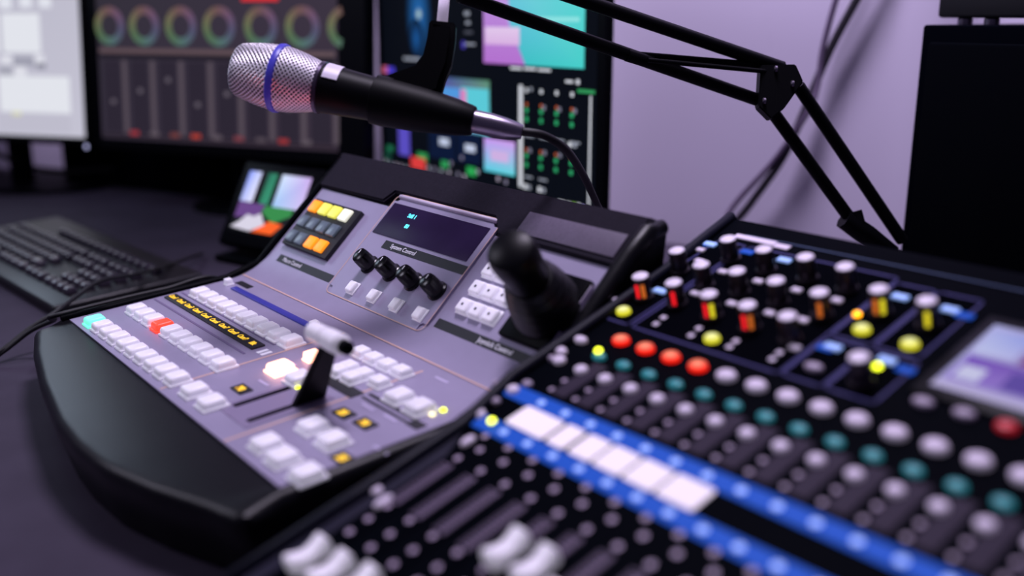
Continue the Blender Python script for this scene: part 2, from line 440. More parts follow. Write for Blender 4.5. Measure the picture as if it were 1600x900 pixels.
link('handle', sharp(new_mesh('joystick_handle', bm, mat('stick_black', rgb(5, 5, 9), .38, spec=.2)), 30), JM, js)
link('base_edge', rbox('base_edge', .0022, .060, .004, pale_edge, .0008), T.m(.4535, .068, .0006), js)

# main rows of keys
key = {'w': keycap('crosspoint_key', .0176, .0195, .0080)}
key['g'] = keycap('lit_key', .0176, .0195, .0080, lit_green); key['r'] = keycap('lit_key', .0176, .0195, .0080, lit_red)
for row, (a, b) in enumerate((((0.0359, 0.0136), (0.2377, 0.0171)), ((0.0334, 0.0540), (0.2357, 0.0562)), ((0.0316, 0.1180), (0.2308, 0.1189)))):
    for c in range(10):
        kk = 'w'
        if row == 0 and c == 0: kk = 'g'
        if row == 1 and c == 3: kk = 'r'
        t = c / 9.0
        on(L, key[kk], 'crosspoint_key', a[0] + (b[0] - a[0]) * t, a[1] + (b[1] - a[1]) * t, .0006)
small = keycap('shift_key', .0085, .0085, .0070)
on(L, small, 'small_key', .0190, .1530, .0006); on(L, small, 'small_key', .2080, .1530, .0006)
strip = on(L, rbox('name_strip', .2080, .0125, .0016, label_m, .0004), 'name_strip', .1120, .0955, .0006)
for c in range(10): on(L, text_mesh('Cam%d' % (c + 1) if c < 9 else 'Blk', .0072, yel_t, bold=.00022, xs=.9), 'lettering', .0180 + c * .0208, .0953, .0024, 0, strip)
strip = on(L, rbox('source_strip', .1750, .0070, .0016, mat('blue_strip', rgb(52, 52, 140), .4, emit=rgb(45, 48, 140), es=.35), .0004), 'source_strip', .1220, .1515, .0006)
on(L, rbox('groove', .2150, .0022, .0003, mat('panel_dark', rgb(120, 106, 142), .5)), 'groove', .1120, .0810, .0007)  # groove strips in a darker panel colour
on(L, rbox('groove', .2150, .0022, .0003, mat('panel_dark', rgb(120, 106, 142), .5)), 'groove', .1120, .1085, .0007)
on(L, rbox('label_bar', .0300, .0075, .0003, label_m), 'label_bar', .0330, .1640, .0008)
# printed section outlines
outline('section_line', [(0.002, .1765), (.457, .1765)], .0016, line_m, L, .0026, sw, False)
outline('section_line', [(.2400, .003), (.2400, .1640)], .0022, line_m, L, .0008, sw, False)
outline('section_line', [(.3665, .002), (.3640, .1640)], .0022, line_m, L, .0008, sw, False)
outline('section_line', [(.3665, .1080), (.3665, .1050)], .0012, line_m, L, .0008, sw, False)
# transition block keys
bk = keycap('block_key', .0200, .0210, .0078)
for u, v in ((0.2713, 0.0181), (0.3037, 0.0181), (0.3966, 0.0535), (0.4265, 0.0526), (0.3977, 0.0181), (0.4253, 0.0169), (0.4567, 0.0178),
             (0.3981, 0.1224), (0.4254, 0.1224), (0.3104, 0.0861)):
    on(L, bk, 'white_key', u, v, .0006)
on(L, keycap('auto_key', .0200, .0210, .0078, lit_or), 'lit_key', *(0.2794, 0.0855), .0006)
on(L, keycap('cut_key', .0120, .0140, .0078, lit_or), 'lit_key', *(0.2762, 0.1154), .0006)
nk = keycap('next_key', .0170, .0140, .0075)
for u, v in ((0.2997, 0.1477), (0.3201, 0.1476), (0.3401, 0.1479), (0.3598, 0.1486), (0.3205, 0.1247), (0.3421, 0.1255), (0.3643, 0.1259), (0.3207, 0.1144), (0.3418, 0.1150)): on(L, nk, 'white_key', u, v, .0006)
on(L, rbox('label_bar', .0640, .0120, .0003, label_m), 'label_bar', .3360, .1045, .0008)
on(L, rbox('label_bar', .0640, .0030, .0003, label_m), 'label_bar', .4040, .1125, .0008)
on(L, rbox('label_bar', .0640, .0020, .0003, label_m), 'label_bar', .4040, .1060, .0008)
on(L, rbox('label_bar', .0140, .0090, .0003, label_m), 'label_bar', .4420, .1085, .0008)
for (u, v), t in (((0.2903, 0.0474), '30'), ((0.3886, 0.0818), '25'), ((0.4147, 0.0839), '30'), ((0.4504, 0.0469), '25')):
    o = on(L, rbox('rate_display', .0185, .0110, .0012, label_m, .0003), 'rate_display', u, v, .0006)
    on(L, text_mesh(t, .0085, yel_t, bold=.0005), 'digits', u, v - .001, .0020, 0, o)
for u, v in ((0.2685, 0.0997), (0.2914, 0.0650), (0.3917, 0.0994), (0.4195, 0.1012), (0.4571, 0.0708), (0.3898, 0.1648)):
    on(L, rbox('printed_caption', .0170, .0024, .0002, ink_faint), 'printed_caption', u, v, .0008)
for u, v in ((.2260, .0945), (.2330, .0945)): on(L, rbox('printed_caption', .0045, .0100, .0002, ink_w), 'printed_caption', u, v, .0008)
led = lathe('indicator_lamp', [(.0022, 0), (.0022, .001), (.0015, .0018), (0, .002)], led_y, 12)
for (u, v), m_ in (((0.4370, 0.1251), led_c), ((0.4365, 0.1347), led_y), ((0.3211, 0.0795), led_y)):
    me = led if m_ is led_y else lathe('indicator_lamp', [(.0022, 0), (.0022, .001), (.0015, .0018), (0, .002)], led_c, 12)
    on(L, me, 'indicator_lamp', u, v, .0006)
# T-bar
on(L, rbox('bar_recess', .0520, .0700, .0003, mat('recess', rgb(140, 128, 158), .5)), 'slot_plate', .3330, .0550, .00075)
for u, v0, v1 in ((.3160, .0300, .0815), (.3490, .0260, .0850)):
    on(L, rbox('slot', .0056, v1 - v0, .0004, matte), 'slot', u, (v0 + v1) / 2, .0010)
tb = on(L, rbox('lever_foot', .0060, .0220, .0030, black, .0008), 't_bar', .3490, .0740, .0010)
lo, hi = L.w(.3490, .0740, .0010), L.w(*(0.3810, 0.0809), .052)
bm = bmesh.new(); ux = L.x * .0035
ring0 = [lo + a * .0035 * L.x + b * .0130 * L.y for a, b in ((-1, -1), (1, -1), (1, 1), (-1, 1))]
ring1 = [hi + a * .0035 * L.x + b * .0065 * L.y for a, b in ((-1, -1), (1, -1), (1, 1), (-1, 1))]
v0 = [bm.verts.new(p) for p in ring0]; v1 = [bm.verts.new(p) for p in ring1]
bm.faces.new(v0[::-1]); bm.faces.new(v1)
for i in range(4): bm.faces.new((v0[i], v0[(i + 1) % 4], v1[(i + 1) % 4], v1[i]))
bmesh.ops.bevel(bm, geom=list(bm.edges), offset=.001, segments=2, affect='EDGES')
link('lever', sharp(new_mesh('lever', bm, mat('lever_black', rgb(5, 5, 8), .5, spec=.1))), None, tb)
hc = hi + Vector((0, 0, .004))
def cyl_x(name, x0, x1, r, m, c, parent):
    n = max(.001, min(.0025, r * .3))
    bm = lathe_bm([(0, x0), (r - n, x0), (r, x0 + n), (r, x1 - n), (r - n, x1), (0, x1)], 20)
    return link(name, sharp(new_mesh(name, bm, m), 40), Matrix.Translation(c) @ Matrix.Rotation(pi / 2, 4, 'Y'), parent)
grip_m = mat('grip_white', rgb(240, 236, 246), .3, emit=rgb(220,214,230), es=.2)  # emission lifts the grip's brightness in place of light
cyl_x('grip', -.0250, -.0035, .0072, grip_m, hc, tb)
cyl_x('grip', -.0030, .0200, .0078, grip_m, hc, tb)
cyl_x('grip_end', .0200, .0290, .0050, black, hc, tb)

# ================================================================== digital mixer
mx = thing('digital_mixer', 'black digital mixing console with red lit buttons, knobs, blue bands and faders', 'mixing console', (.70, .17, 0))
U0, U1 = -.052, .405
poly = [(M.w(0, -.295).y, .0), (M.w(0, -.297, -.004).y, M.w(0, -.297, -.006).z), (M.w(0, -.292).y, M.w(0, -.292).z)] + \
       [(M.w(0, v).y, M.w(0, v).z) for v in (-.2, -.1, 0, .1, .186)] + [(M.w(0, .192, -.004).y, M.w(0, .192, -.004).z), (M.w(0, .194, -.02).y, M.w(0, .194, -.02).z), (M.w(0, .194).y + .004, .05), (M.w(0, .194).y - .02, .0)]
M0 = Matrix.Translation((M.o.x, M.o.y, 0)) @ Matrix.Rotation(radians(1.13), 4, 'Z')
bm = bmesh.new()
loops = []
def left_edge(v):
    tab = ((-.30, -.024), (-.20, -.022), (-.125, -.023), (-.07, -.0375), (.02, -.0405), (.09, -.045), (.186, -.060), (.25, -.060))
    for (a, p), (b, q) in zip(tab, tab[1:]):
        if v <= b: return p + (q - p) * max(0, (v - a) / (b - a))
    return -.060
vv = [-.295, -.297, -.292, -.2, -.16, -.125, -.10, -.07, -.03, .02, .06, .09, .14, .186, .192, .194, .194, .194]
def top_pt(v): q = M.w(0, v); return (q.y, q.z)
poly = [(top_pt(-.295)[0], 0), (top_pt(-.297)[0], top_pt(-.297)[1] - .008)] + [top_pt(v) for v in vv[2:14]] + [(M.w(0, .192, -.004).y, M.w(0, .192, -.004).z), (M.w(0, .194, -.02).y, M.w(0, .194, -.02).z), (M.w(0, .194).y + .004, .05), (M.w(0, .194).y - .02, .0)]
for side in (0, 1): loops.append([bm.verts.new((left_edge(v) if side == 0 else U1, (y - M.o.y), z)) for v, (y, z) in zip(vv, poly)])
n = len(poly)
for k in range(n): bm.faces.new((loops[0][k], loops[0][(k + 1) % n], loops[1][(k + 1) % n], loops[1][k]))
bm.faces.new(loops[0]); bm.faces.new(loops[1][::-1])
bmesh.ops.recalc_face_normals(bm, faces=bm.faces)
link('chassis', sharp(new_mesh('chassis', bm, mixer_m), 25), M0, mx)
def onm(me, name, u, v, h=0.0, rot=0.0, parent=mx): return link(name, me, M.m(u, v, h, rot), parent)
for side in (0, 1):
    bm = tube_bm([((left_edge(v) + .004) if side == 0 else U1 - .004, v, h) for v, h in ((-.293, -.012), (-.290, .001), (-.20, .002), (-.125, .002), (-.10, .002), (-.07, .002), (0, .002), (.05, .002), (.09, .002), (.14, .002), (.186, .001), (.192, -.012))], .0045, 10)
    onm(new_mesh('side_rail', bm, rail_m, True), 'side_rail', 0, 0)
bm = prism_bm([(-.021, -.285), (-.0035, -.285), (-.0035, -.215), (-.0035, -.150), (-.014, -.128), (-.021, -.128)], 0, .0004)
onm(new_mesh('lit_strip', bm, mat('lit_strip_grey', rgb(34, 33, 50), .5, spec=.2)), 'lit_strip', 0, 0, .0001)  # grey-blue strip paints the light falling on the chassis
onm(rbox('rear_line', .3600, .0012, .0003, mat('dim_blue', rgb(16, 48, 86), .5, emit=rgb(10, 40, 80), es=.3)), 'rear_line', .1550, .1650, .0002)
# sections of the processing area
for u0, u1, v0, v1 in ((-.0385, -.0125, .0190, .1500), (-.0085, .1140, .0185, .1500), (.1160, .1440, .0700, .1440), (.1460, .1750, .0700, .1440), (.1160, .1440, .0190, .0660), (.1460, .1780, .0190, .0660)):
    outline('section_outline', rpoly(u1 - u0, v1 - v0, .003, 3, ((u0 + u1) / 2, (v0 + v1) / 2)), .0019, sect_m, M, .0004, mx)
    onm(new_mesh('section_field', prism_bm(rpoly(u1 - u0, v1 - v0, .003, 3), 0, .0003), matte), 'section_field', (u0 + u1) / 2, (v0 + v1) / 2, 0)
# knobs
KB = [(.0076, 0), (.0076, .002), (.0064, .0028), (.0062, .0160), (.0058, .0172)]
kside = sharp(new_mesh('encoder_knob', lathe_bm(KB, 22), chrome), 40)
kcap = lathe('knob_cap', [(.0058, 0), (.0058, .0008), (.0050, .0014), (0, .0016)], cap_w, 22)
ring_red = dome('r', .0001, .0001, .0001, (1, 0, 0), (1, 0, 0), lit_m, 6)
knobs = [(-0.0291, 0.0540), (0.0002, 0.0567), (0.0339, 0.0542), (0.0665, 0.0535), (0.0978, 0.0533),
         (-0.0318, 0.0964), (0.0004, 0.0860), (0.0303, 0.0885), (0.0632, 0.0881), (0.0979, 0.0867),
         (-0.0081, 0.1264), (0.0269, 0.1228), (0.0608, 0.1242), (0.0928, 0.1227), (0.1284, 0.1054), (0.1610, 0.1046), (0.1612, 0.0331)]
for u, v in knobs:
    k = onm(kside, 'encoder_knob', u, v, .0003); onm(kcap, 'knob_cap', u, v, .0172, 0, k)
# glowing strips paint reflections of lit buttons on the knob sides
streak = {c: rbox('flat_streak', .0030, .0100, .0006, m_, .0002) for c, m_ in (('r', mat('streak_red', rgb(230, 25, 35), .4, emit=rgb(235, 25, 35), es=1.1)), ('y', mat('streak_yel', rgb(220, 205, 40), .4, emit=rgb(220, 205, 40), es=1.0)), ('o', mat('streak_or', rgb(210, 110, 40), .4, emit=rgb(215, 110, 40), es=.7)))}
sidep = {c: rbox('knob_reflection', .0028, .0008, .0105, streak[c].materials[0], .0003) for c in streak}
for i, cols in ((0, 'ro'), (1, 'r'), (2, 'ry'), (3, 'ro'), (9, 'o'), (14, 'oy'), (15, 'y')):
    u, v = knobs[i]
    for q, c in enumerate(cols):
        a = radians(28 + (q - (len(cols) - 1) / 2) * 40)
        onm(sidep[c], 'knob_reflection', u + .0063 * sin(a), v - .0063 * cos(a), .0030, a)
pad = rbox('small_key', .0075, .0048, .0020, pinkw, .0008)
for u, v in ((-0.0004, 0.1077), (0.0322, 0.1064), (0.0640, 0.1069), (0.0959, 0.1064), (0.0027, 0.0734), (0.0357, 0.0729), (0.0668, 0.0736), (0.0914, 0.0756), (0.1065, 0.0457), (-0.0397, 0.1291), (-0.0284, 0.1143)):
    onm(pad, 'small_key', u, v, .0004)
bp = rbox('blue_key', .0110, .0055, .0020, bluep_m, .0008); bd = rbox('blue_key', .0110, .0060, .0010, blue_m, .0004)
for u, v in ((-0.0391, 0.1399), (0.0296, 0.1402), (0.1291, 0.1268), (0.1636, 0.1253), (0.1264, 0.0569), (0.1616, 0.0586), (-0.0236, 0.0652)): onm(bp, 'blue_key', u, v, .0004)
for u, v in ((-0.0046, 0.1413), (0.1737, 0.1233), (0.1754, 0.0553), (-0.0464, 0.1393), (0.1224, 0.0548)): onm(bd, 'blue_key', u, v, .0004)
tp = rbox('label_plate', .0380, .0060, .0010, pinkw, .0004)
onm(tp, 'label_plate', *(-0.0121, 0.1602), .0004); onm(rbox('label_plate', .0130, .0060, .0010, pinkw, .0004), 'label_plate', *(0.0142, 0.1582), .0004)
dots = rbox('printed_dot', .0040, .0040, .0004, pinkw, .0002)
for u, v in ((0.0052, 0.0289), (0.0040, 0.0380), (0.0373, 0.0283), (0.0359, 0.0377), (0.0691, 0.0287), (0.0683, 0.0361), (0.1016, 0.0297), (0.1010, 0.0377), (-0.0473, 0.0426), (-0.0586, 0.1687)): onm(dots, 'printed_dot', u, v, .0004)
cy, ce = rgb(245, 245, 180), rgb(206, 200, 36)
yb = dome('lit_yellow_button', .0110, .0100, .0035, cy, ce, lit_m)
for u, v in ((-0.0273, 0.0306), (0.0536, 0.0303), (0.1302, 0.0818), (0.1637, 0.0797)): onm(yb, 'yellow_button', u, v, .0004)
gb = dome('g', .0125, .0075, .003, (1, 1, 1), (1, 1, 1), pinkw)
gg = dome('g2', .0125, .0075, .003, (1, 1, 1), (1, 1, 1), greyw)
for u, v in ((0.1296, 0.0326), (0.2003, 0.0312), (0.2229, 0.0321)): onm(gg, 'grey_button', u, v, .0004)
onm(dome('rd', .0115, .0090, .003, (1, 1, 1), (1, 1, 1), redd_m), 'red_button', *(0.2453, 0.0322), .0004)
lb = lathe('status_lamp', [(.0026, 0), (.0026, .001), (.0018, .002), (0, .0024)], led_y, 14)
lo_ = lathe('status_lamp', [(.0026, 0), (.0026, .001), (.0018, .002), (0, .0024)], led_o, 14)
for u, v in ((0.1634, 0.0464), (-0.0006, -0.0205), (-0.0017, -0.1134)): onm(lb, 'status_lamp', u, v, .0040)
onm(lo_, 'status_lamp', *(0.1197, 0.0932), .0030)
# touch screen
scr = onm(rbox('touchscreen', .1150, .0900, .0020, gloss, .001), 'touchscreen', .2450, .0830, .0002)
c_l, c_b, c_p, c_v, c_g = rgb(196, 190, 240), rgb(120, 120, 215), rgb(120, 80, 190), rgb(150, 90, 150), rgb(150, 140, 190)
q = [([(.0, 0), (.094, 0), (.094, .072), (0, .072)], [rgb(170, 160, 220), rgb(150, 140, 205), rgb(120, 90, 150), rgb(185, 185, 240)], 0),
     ([(.004, .010), (.090, .010), (.090, .036), (.004, .036)], [rgb(150, 120, 215), rgb(110, 105, 170), rgb(125, 100, 170), rgb(115, 75, 190)], 1),
     ([(.006, .012), (.020, .012), (.020, .026), (.006, .026)], rgb(205, 205, 240), 2),
     ([(.003, .040), (.026, .040), (.026, .066), (.003, .066)], [rgb(200, 205, 245), rgb(190, 190, 240), rgb(150, 160, 235), rgb(175, 180, 240)], 1),
     ([(.030, .038), (.060, .038), (.060, .068), (.030, .068)], [rgb(120, 50, 130), rgb(130, 60, 110), rgb(150, 80, 130), rgb(150, 100, 180)], 1),
     ([(.063, .038), (.090, .038), (.090, .068), (.063, .068)], rgb(140, 125, 195), 1),
     ([(.0, 0), (.094, 0), (.094, .007), (0, .007)], rgb(190, 180, 225), 1),
     ([(.032, .012), (.050, .012), (.050, .030), (.032, .030)], rgb(95, 75, 165), 2)]
link('screen_image', paint('touch_image', q, attr_mat('touch_pixels', .85, .6, .01), .00015), M.m(.1950, .0470, .0023), scr)
# channel columns
rb = dome('lit_red_button', .0132, .0110, .0036, rgb(255, 150, 120), rgb(240, 24, 8), lit_m)
wb = dome('pale_mute_button', .0135, .0108, .0036, (1, 1, 1), (1, 1, 1), pinkw)
tbn = dome('teal_select_button', .0105, .0075, .0028, (1, 1, 1), (1, 1, 1), teal_m)
pb = dome('pale_listen_button', .0095, .0085, .0030, (1, 1, 1), (1, 1, 1), pinkw)
def join_boxes(name, lst, m):
    bm = bmesh.new()
    for w, d, h, x, y in lst: rbox_bm(w, d, h, 0, 1, 0, 1.0, bm, (x, y))
    return new_mesh(name, bm, m)
meter = join_boxes('meter_strip', [(.0120, .0400, .0003, 0, 0)], strip_m)
def disc_grid(name, pts, r, m, h=.0004):
    bm = bmesh.new()
    for x, y in pts:
        vs = [bm.verts.new((x + r * cos(a), y + r * sin(a), h)) for a in [2 * pi * i / 12 for i in range(12)]]; bm.faces.new(vs)
    return new_mesh(name, bm, m)
mdots = disc_grid('meter_lamps', [(0, .003), (0, -.0085)], .0019, dot_m, .0006)
scal = join_boxes('fader_scale', [(.0100, .0012, .0003, 0, -.0200 + .0030 * i) for i in range(14)] + [(.0028, .0420, .0003, .0025, 0)], scale_m)
marks = disc_grid('upper_dots', [(-.0085, .0105), (0.0, -.0005), (-.0055, -.0135)], .0024, dot_m); marks2 = disc_grid('lower_dots', [(-.0055, -.0655), (-.0055, -.0790), (-.0055, -.0920)], .0024, dot_m)
slotm = join_boxes('fader_slot', [(.0024, .1000, .0003, 0, 0)], matte)
capm = mat('fader_cap_white', rgb(245, 240, 250), .35, emit=rgb(235, 230, 245), es=.22)  # emission put in to brighten the fader caps
bm = bmesh.new()
prof = [(-.0125, 0), (-.0125, .0085), (-.0105, .0105), (-.0050, .0075), (0, .0062), (.0050, .0075), (.0105, .0105), (.0125, .0085), (.0125, 0)]
for x in (-.0052, .0052): pass
a = [bm.verts.new((-.0052, y, z)) for y, z in prof]; b = [bm.verts.new((.0052, y, z)) for y, z in prof]
for i in range(len(prof)):
    j = (i + 1) % len(prof); bm.faces.new((a[i], a[j], b[j], b[i]))
bm.faces.new(a[::-1]); bm.faces.new(b); bmesh.ops.recalc_face_normals(bm, faces=bm.faces)
bmesh.ops.bevel(bm, geom=list(bm.edges), offset=.0008, segments=2, affect='EDGES')
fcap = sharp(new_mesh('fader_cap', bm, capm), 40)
fpos = [-.2530, -.2520, -.2490, -.2900, -.1850, -.1850, -.2000, -.2150, -.2450, -.2450, -.2300, -.2450, -.2450, -.2450, -.2450, -.2450]
for c in range(16):
    u = c * .0225
    onm(rb if c < 4 else wb, 'mute_button', u, 0, .0004)
    if u > .198 and False: pass
    onm(tbn, 'select_button', u + .0225 - .0215, -.0222, .0004)
    onm(pb, 'listen_button', u + .0019, -.0400, .0004)
    onm(meter, 'meter_strip', u + .0090, -.0480, .0002)
    onm(mdots, 'meter_lamps', u + .0005, -.0570, .0002)
    onm(scal, 'fader_scale', u + .0045, -.1740, .0002)
    onm(marks, 'upper_dots', u + .0105, -.1335, .0002); onm(marks2, 'lower_dots', u + .0105, -.1335, .0002)
    onm(slotm, 'fader_slot', u + .0115, -.2150, .0002)
    onm(fcap, 'fader_cap', u + .0085, max(-.2750, fpos[c]), .0015)
for u, v, w_, d_ in ((-.0266, -.0129, .0110, .0070), (-.0290, -.0300, .0110, .0070), (-.0205, -.0390, .0095, .0085), (-.0262, -.0400, .0070, .0055)):
    onm(dome('left_button', w_, d_, .003, (1, 1, 1), (1, 1, 1), pinkw if w_ > .008 else greyw), 'layer_button', u, v, .0004)
for u, v in ((-.037, -.0811), (-.0177, -.0703), (-.0215, -.0950)): onm(dome('left_button', .0080, .0060, .0025, (1, 1, 1), (1, 1, 1), greyw), 'layer_button', u, v, .0008)
# blue bands with pale pads and the white scribble tape
for v in (-.0800, -.1140):
    onm(new_mesh('blue_band', prism_bm(rpoly(.4150, .0125, .005, 4, (.1800, 0)), 0, .0006), blue_m), 'blue_band', 0, v, .0002)
    padm = new_mesh('channel_pad', prism_bm(rpoly(.0058, .0050, .0022, 4), 0, .0004), bluep_m)
    for c in range(16): onm(padm, 'channel_pad', c * .0225 + (.0068 if v > -.1 else .0098), v, .0008)
onm(dome('rail_highlight', .0070, .0070, .002, (1, 1, 1), (1, 1, 1), pinkw), 'rail_highlight', -.0125, -.1950, .0006)  # pale dome paints a highlight on the rail
onm(dome('left_button', .0060, .0130, .0025, (1, 1, 1), (1, 1, 1), pinkw), 'layer_button', .0005, -.1990, .0006); onm(dome('left_button', .0060, .0110, .0025, (1, 1, 1), (1, 1, 1), pinkw), 'layer_button', *(-0.0024, -0.1330), .0006)  # elongated pale domes paint highlights here
for u, v in ((-.0210, -.0800), (-.0193, -.1103)): onm(dome('band_button', .0090, .0080, .003, (1, 1, 1), (1, 1, 1), pinkw), 'layer_button', u, v, .0008)
for u0, u1 in ((.0015, .0368), (.0398, .0555), (.0590, .0775), (.0795, .1010), (.1030, .1255), (.1275, .1540)):
    onm(new_mesh('scribble_tape', prism_bm(rpoly(u1 - u0, .0200, .0022, 3), 0, .0006), tape_m), 'scribble_tape', (u0 + u1) / 2, -.0968, .0006, random.uniform(-.02, .02))

# ================================================================== monitors
def monitor(name, label, F, u0, u1, v0, v1, bez, pic, foot, group=None, th=.030):
    base = F.w((u0 + u1) / 2, 0, -.06); base.z = 0
    t = thing(name, label, 'monitor', base, group)
    w, h = u1 - u0, v1 - v0; cx, cy_ = (u0 + u1) / 2, (v0 + v1) / 2
    bm = rbox_bm(w, h, th, min(.004, th * .3), 3, -th); 
    link('housing', sharp(new_mesh('housing', bm, black)), F.m(cx, cy_, -.0005), t)
    bm = bmesh.new()
    for ww, hh, x, y in ((w, bez, 0, -h / 2 + bez / 2), (w, bez, 0, h / 2 - bez / 2), (bez, h, -w / 2 + bez / 2, 0), (bez, h, w / 2 - bez / 2, 0)):
        rbox_bm(ww, hh, .0040, .0008, 1, -.0005, 1.0, bm, (x, y))
    link('bezel', new_mesh('bezel', bm, gloss), F.m(cx, cy_, 0), t)
    s_ = link('screen', new_mesh('screen', prism_bm(R4((u0 + bez * .8, v0 + bez * .8), (u1 - bez * .8, v1 - bez * .8)), 0, .0008), gloss), F.m(0, 0, 0), t)
    link('screen_image', paint('screen_image', pic, screen_m, .0003), F.m(0, 0, .0009), s_)
    bx, bn, yaw = Vector(F.x), Vector((F.n.x, F.n.y, 0)).normalized(), atan2(F.x.y, F.x.x)
    Mb = Matrix.Translation(base) @ Matrix.Rotation(yaw, 4, 'Z')
    bm = prism_bm([(foot * cos(a), foot * .62 * sin(a)) for a in [2 * pi * i / 40 for i in range(40)]], 0, .009)
    bmesh.ops.bevel(bm, geom=[e for e in bm.edges if all(v.co.z > .005 for v in e.verts)], offset=.004, segments=3, affect='EDGES')
    link('stand_base', sharp(new_mesh('stand_base', bm, black), 40), Mb, t)
    link('stand_neck', rbox('stand_neck', .045, .022, max(.05, v0 + F.o.z + .08), black, .004), Mb, t)
    return t

# right monitor: live production software
def h2(p, q, z=0): return R4(p, q)
dk, dk2 = rgb(5, 9, 18), rgb(8, 14, 28)
wh, gw = rgb(215, 218, 228), rgb(150, 155, 170)
lil, mag, cyn = rgb(190, 150, 225), rgb(178, 112, 205), rgb(72, 200, 205)
gr, orr = rgb(48, 170, 110), rgb(190, 90, 50)
Q = [(R4((.008, .02), (.528, .42)), dk, 0)]
def r3(a, b, c, lay=2): Q.append((R4(a, b), c, lay))
# preview picture, pink and turquoise
p0, p1 = (0.2881, 0.2695), (0.5037, 0.2708)
x0, x1, yb_ = p0[0], p1[0], p0[1]
xm0, xm1 = (0.3836, 0.2712)[0], (0.3481, 0.3386)[0]
Q += [([(x0, yb_), (xm0, yb_), (xm1, yb_ + .055), (xm1 - .004, .40), (x0, .40)], [mag, mag, lil, lil, lil], 1),
      ([(xm0, yb_), (x1, yb_), (x1, .40), (xm1 - .004, .40), (xm1, yb_ + .055)], [rgb(60, 190, 195), rgb(70, 205, 200), rgb(95, 215, 215), rgb(120, 205, 225), rgb(90, 190, 215)], 1)]
Q.append((R4((x0 + .004, yb_ + .026), (xm0 - .012, yb_ + .050)), [rgb(215, 175, 225), rgb(215, 175, 225), rgb(225, 200, 235), rgb(225, 200, 235)], 2))
Q.append((R4((xm1 + .010, yb_ + .058), (x1 - .01, yb_ + .064)), rgb(140, 225, 225), 2))
# waveform in blue
def blob(c_, rx, ry, cm, cx_, lay=1, n=20):
    for i_ in range(n):
        a0, a1 = 2 * pi * i_ / n, 2 * pi * (i_ + 1) / n
        Q.append(([c_, (c_[0] + rx * cos(a0), c_[1] + ry * sin(a0)), (c_[0] + rx * cos(a1), c_[1] + ry * sin(a1))], [cm, cx_, cx_], lay))
blob((0.1192, 0.3369), .036, .075, rgb(34, 104, 175), dk, 1); blob((0.1121, 0.3003), .020, .030, rgb(24, 84, 150), dk, 2); blob((0.1210, 0.3369), .009, .010, rgb(190, 215, 200), rgb(36, 104, 170), 3)
r3((0.0733, 0.2708), (0.1217, 0.2665), gw); r3((0.0073, 0.2543), (0.0248, 0.2427), rgb(190, 90, 120)); r3((0.0215, 0.2538), (0.0447, 0.2435), rgb(70, 60, 200))
for y in (18, 33, 48): r3({18: (0.2420, 0.3405), 33: (0.2450, 0.3270), 48: (0.2415, 0.3135)}[y], {18: (0.2547, 0.3351), 33: (0.2560, 0.3226), 48: (0.2621, 0.3092)}[y], gw if y != 48 else rgb(70, 72, 85))
r3((0.2347, 0.2988), (0.2426, 0.2880), rgb(70, 60, 170)); r3((0.2427, 0.2962), (0.2682, 0.2932), gw)
for a, b in (((0.3509, 0.2665), (0.3767, 0.2632)), ((0.3809, 0.2668), (0.4072, 0.2636)), ((0.4112, 0.2663), (0.4380, 0.2632))): r3(a, b, wh)
r3((0.4680, 0.2539), (0.4832, 0.2506), wh); r3((0.4893, 0.2557), (0.4957, 0.2496), wh); r3((0.4921, 0.2437), (0.5252, 0.2392), rgb(50, 150, 90))
# second small preview (mostly behind the microphone clip)
a, b = (0.1647, 0.1660), (0.3017, 0.2449)
Q.append((R4(a, b), [rgb(150, 110, 215), rgb(100, 205, 225), rgb(90, 140, 110), rgb(60, 60, 150)], 1))
r3((0.2307, 0.1906), (0.3001, 0.2322), rgb(90, 200, 215)); r3((0.2307, 0.1925), (0.2446, 0.2291), rgb(220, 130, 190), 3); r3((0.1664, 0.2151), (0.2283, 0.2301), rgb(80, 150, 220))
Q.append((R4((0.2879, 0.1145), (0.3612, 0.1629)), [rgb(80, 205, 225), rgb(90, 210, 220), rgb(205, 155, 235), rgb(200, 150, 240)], 1))
r3((0.3038, 0.1314), (0.3465, 0.1470), rgb(205, 175, 225), 2)
# tall white scroll bars
Q.append((R4(((0.3701, 0.1014)[0], (0.3701, 0.1014)[1]), ((0.3782, 0.2426)[0], (0.3782, 0.2426)[1])), wh, 2))
Q.append((R4(((0.5161, 0.0941)[0], (0.5161, 0.0941)[1]), ((0.5193, 0.2364)[0], (0.5193, 0.2364)[1])), wh, 2))
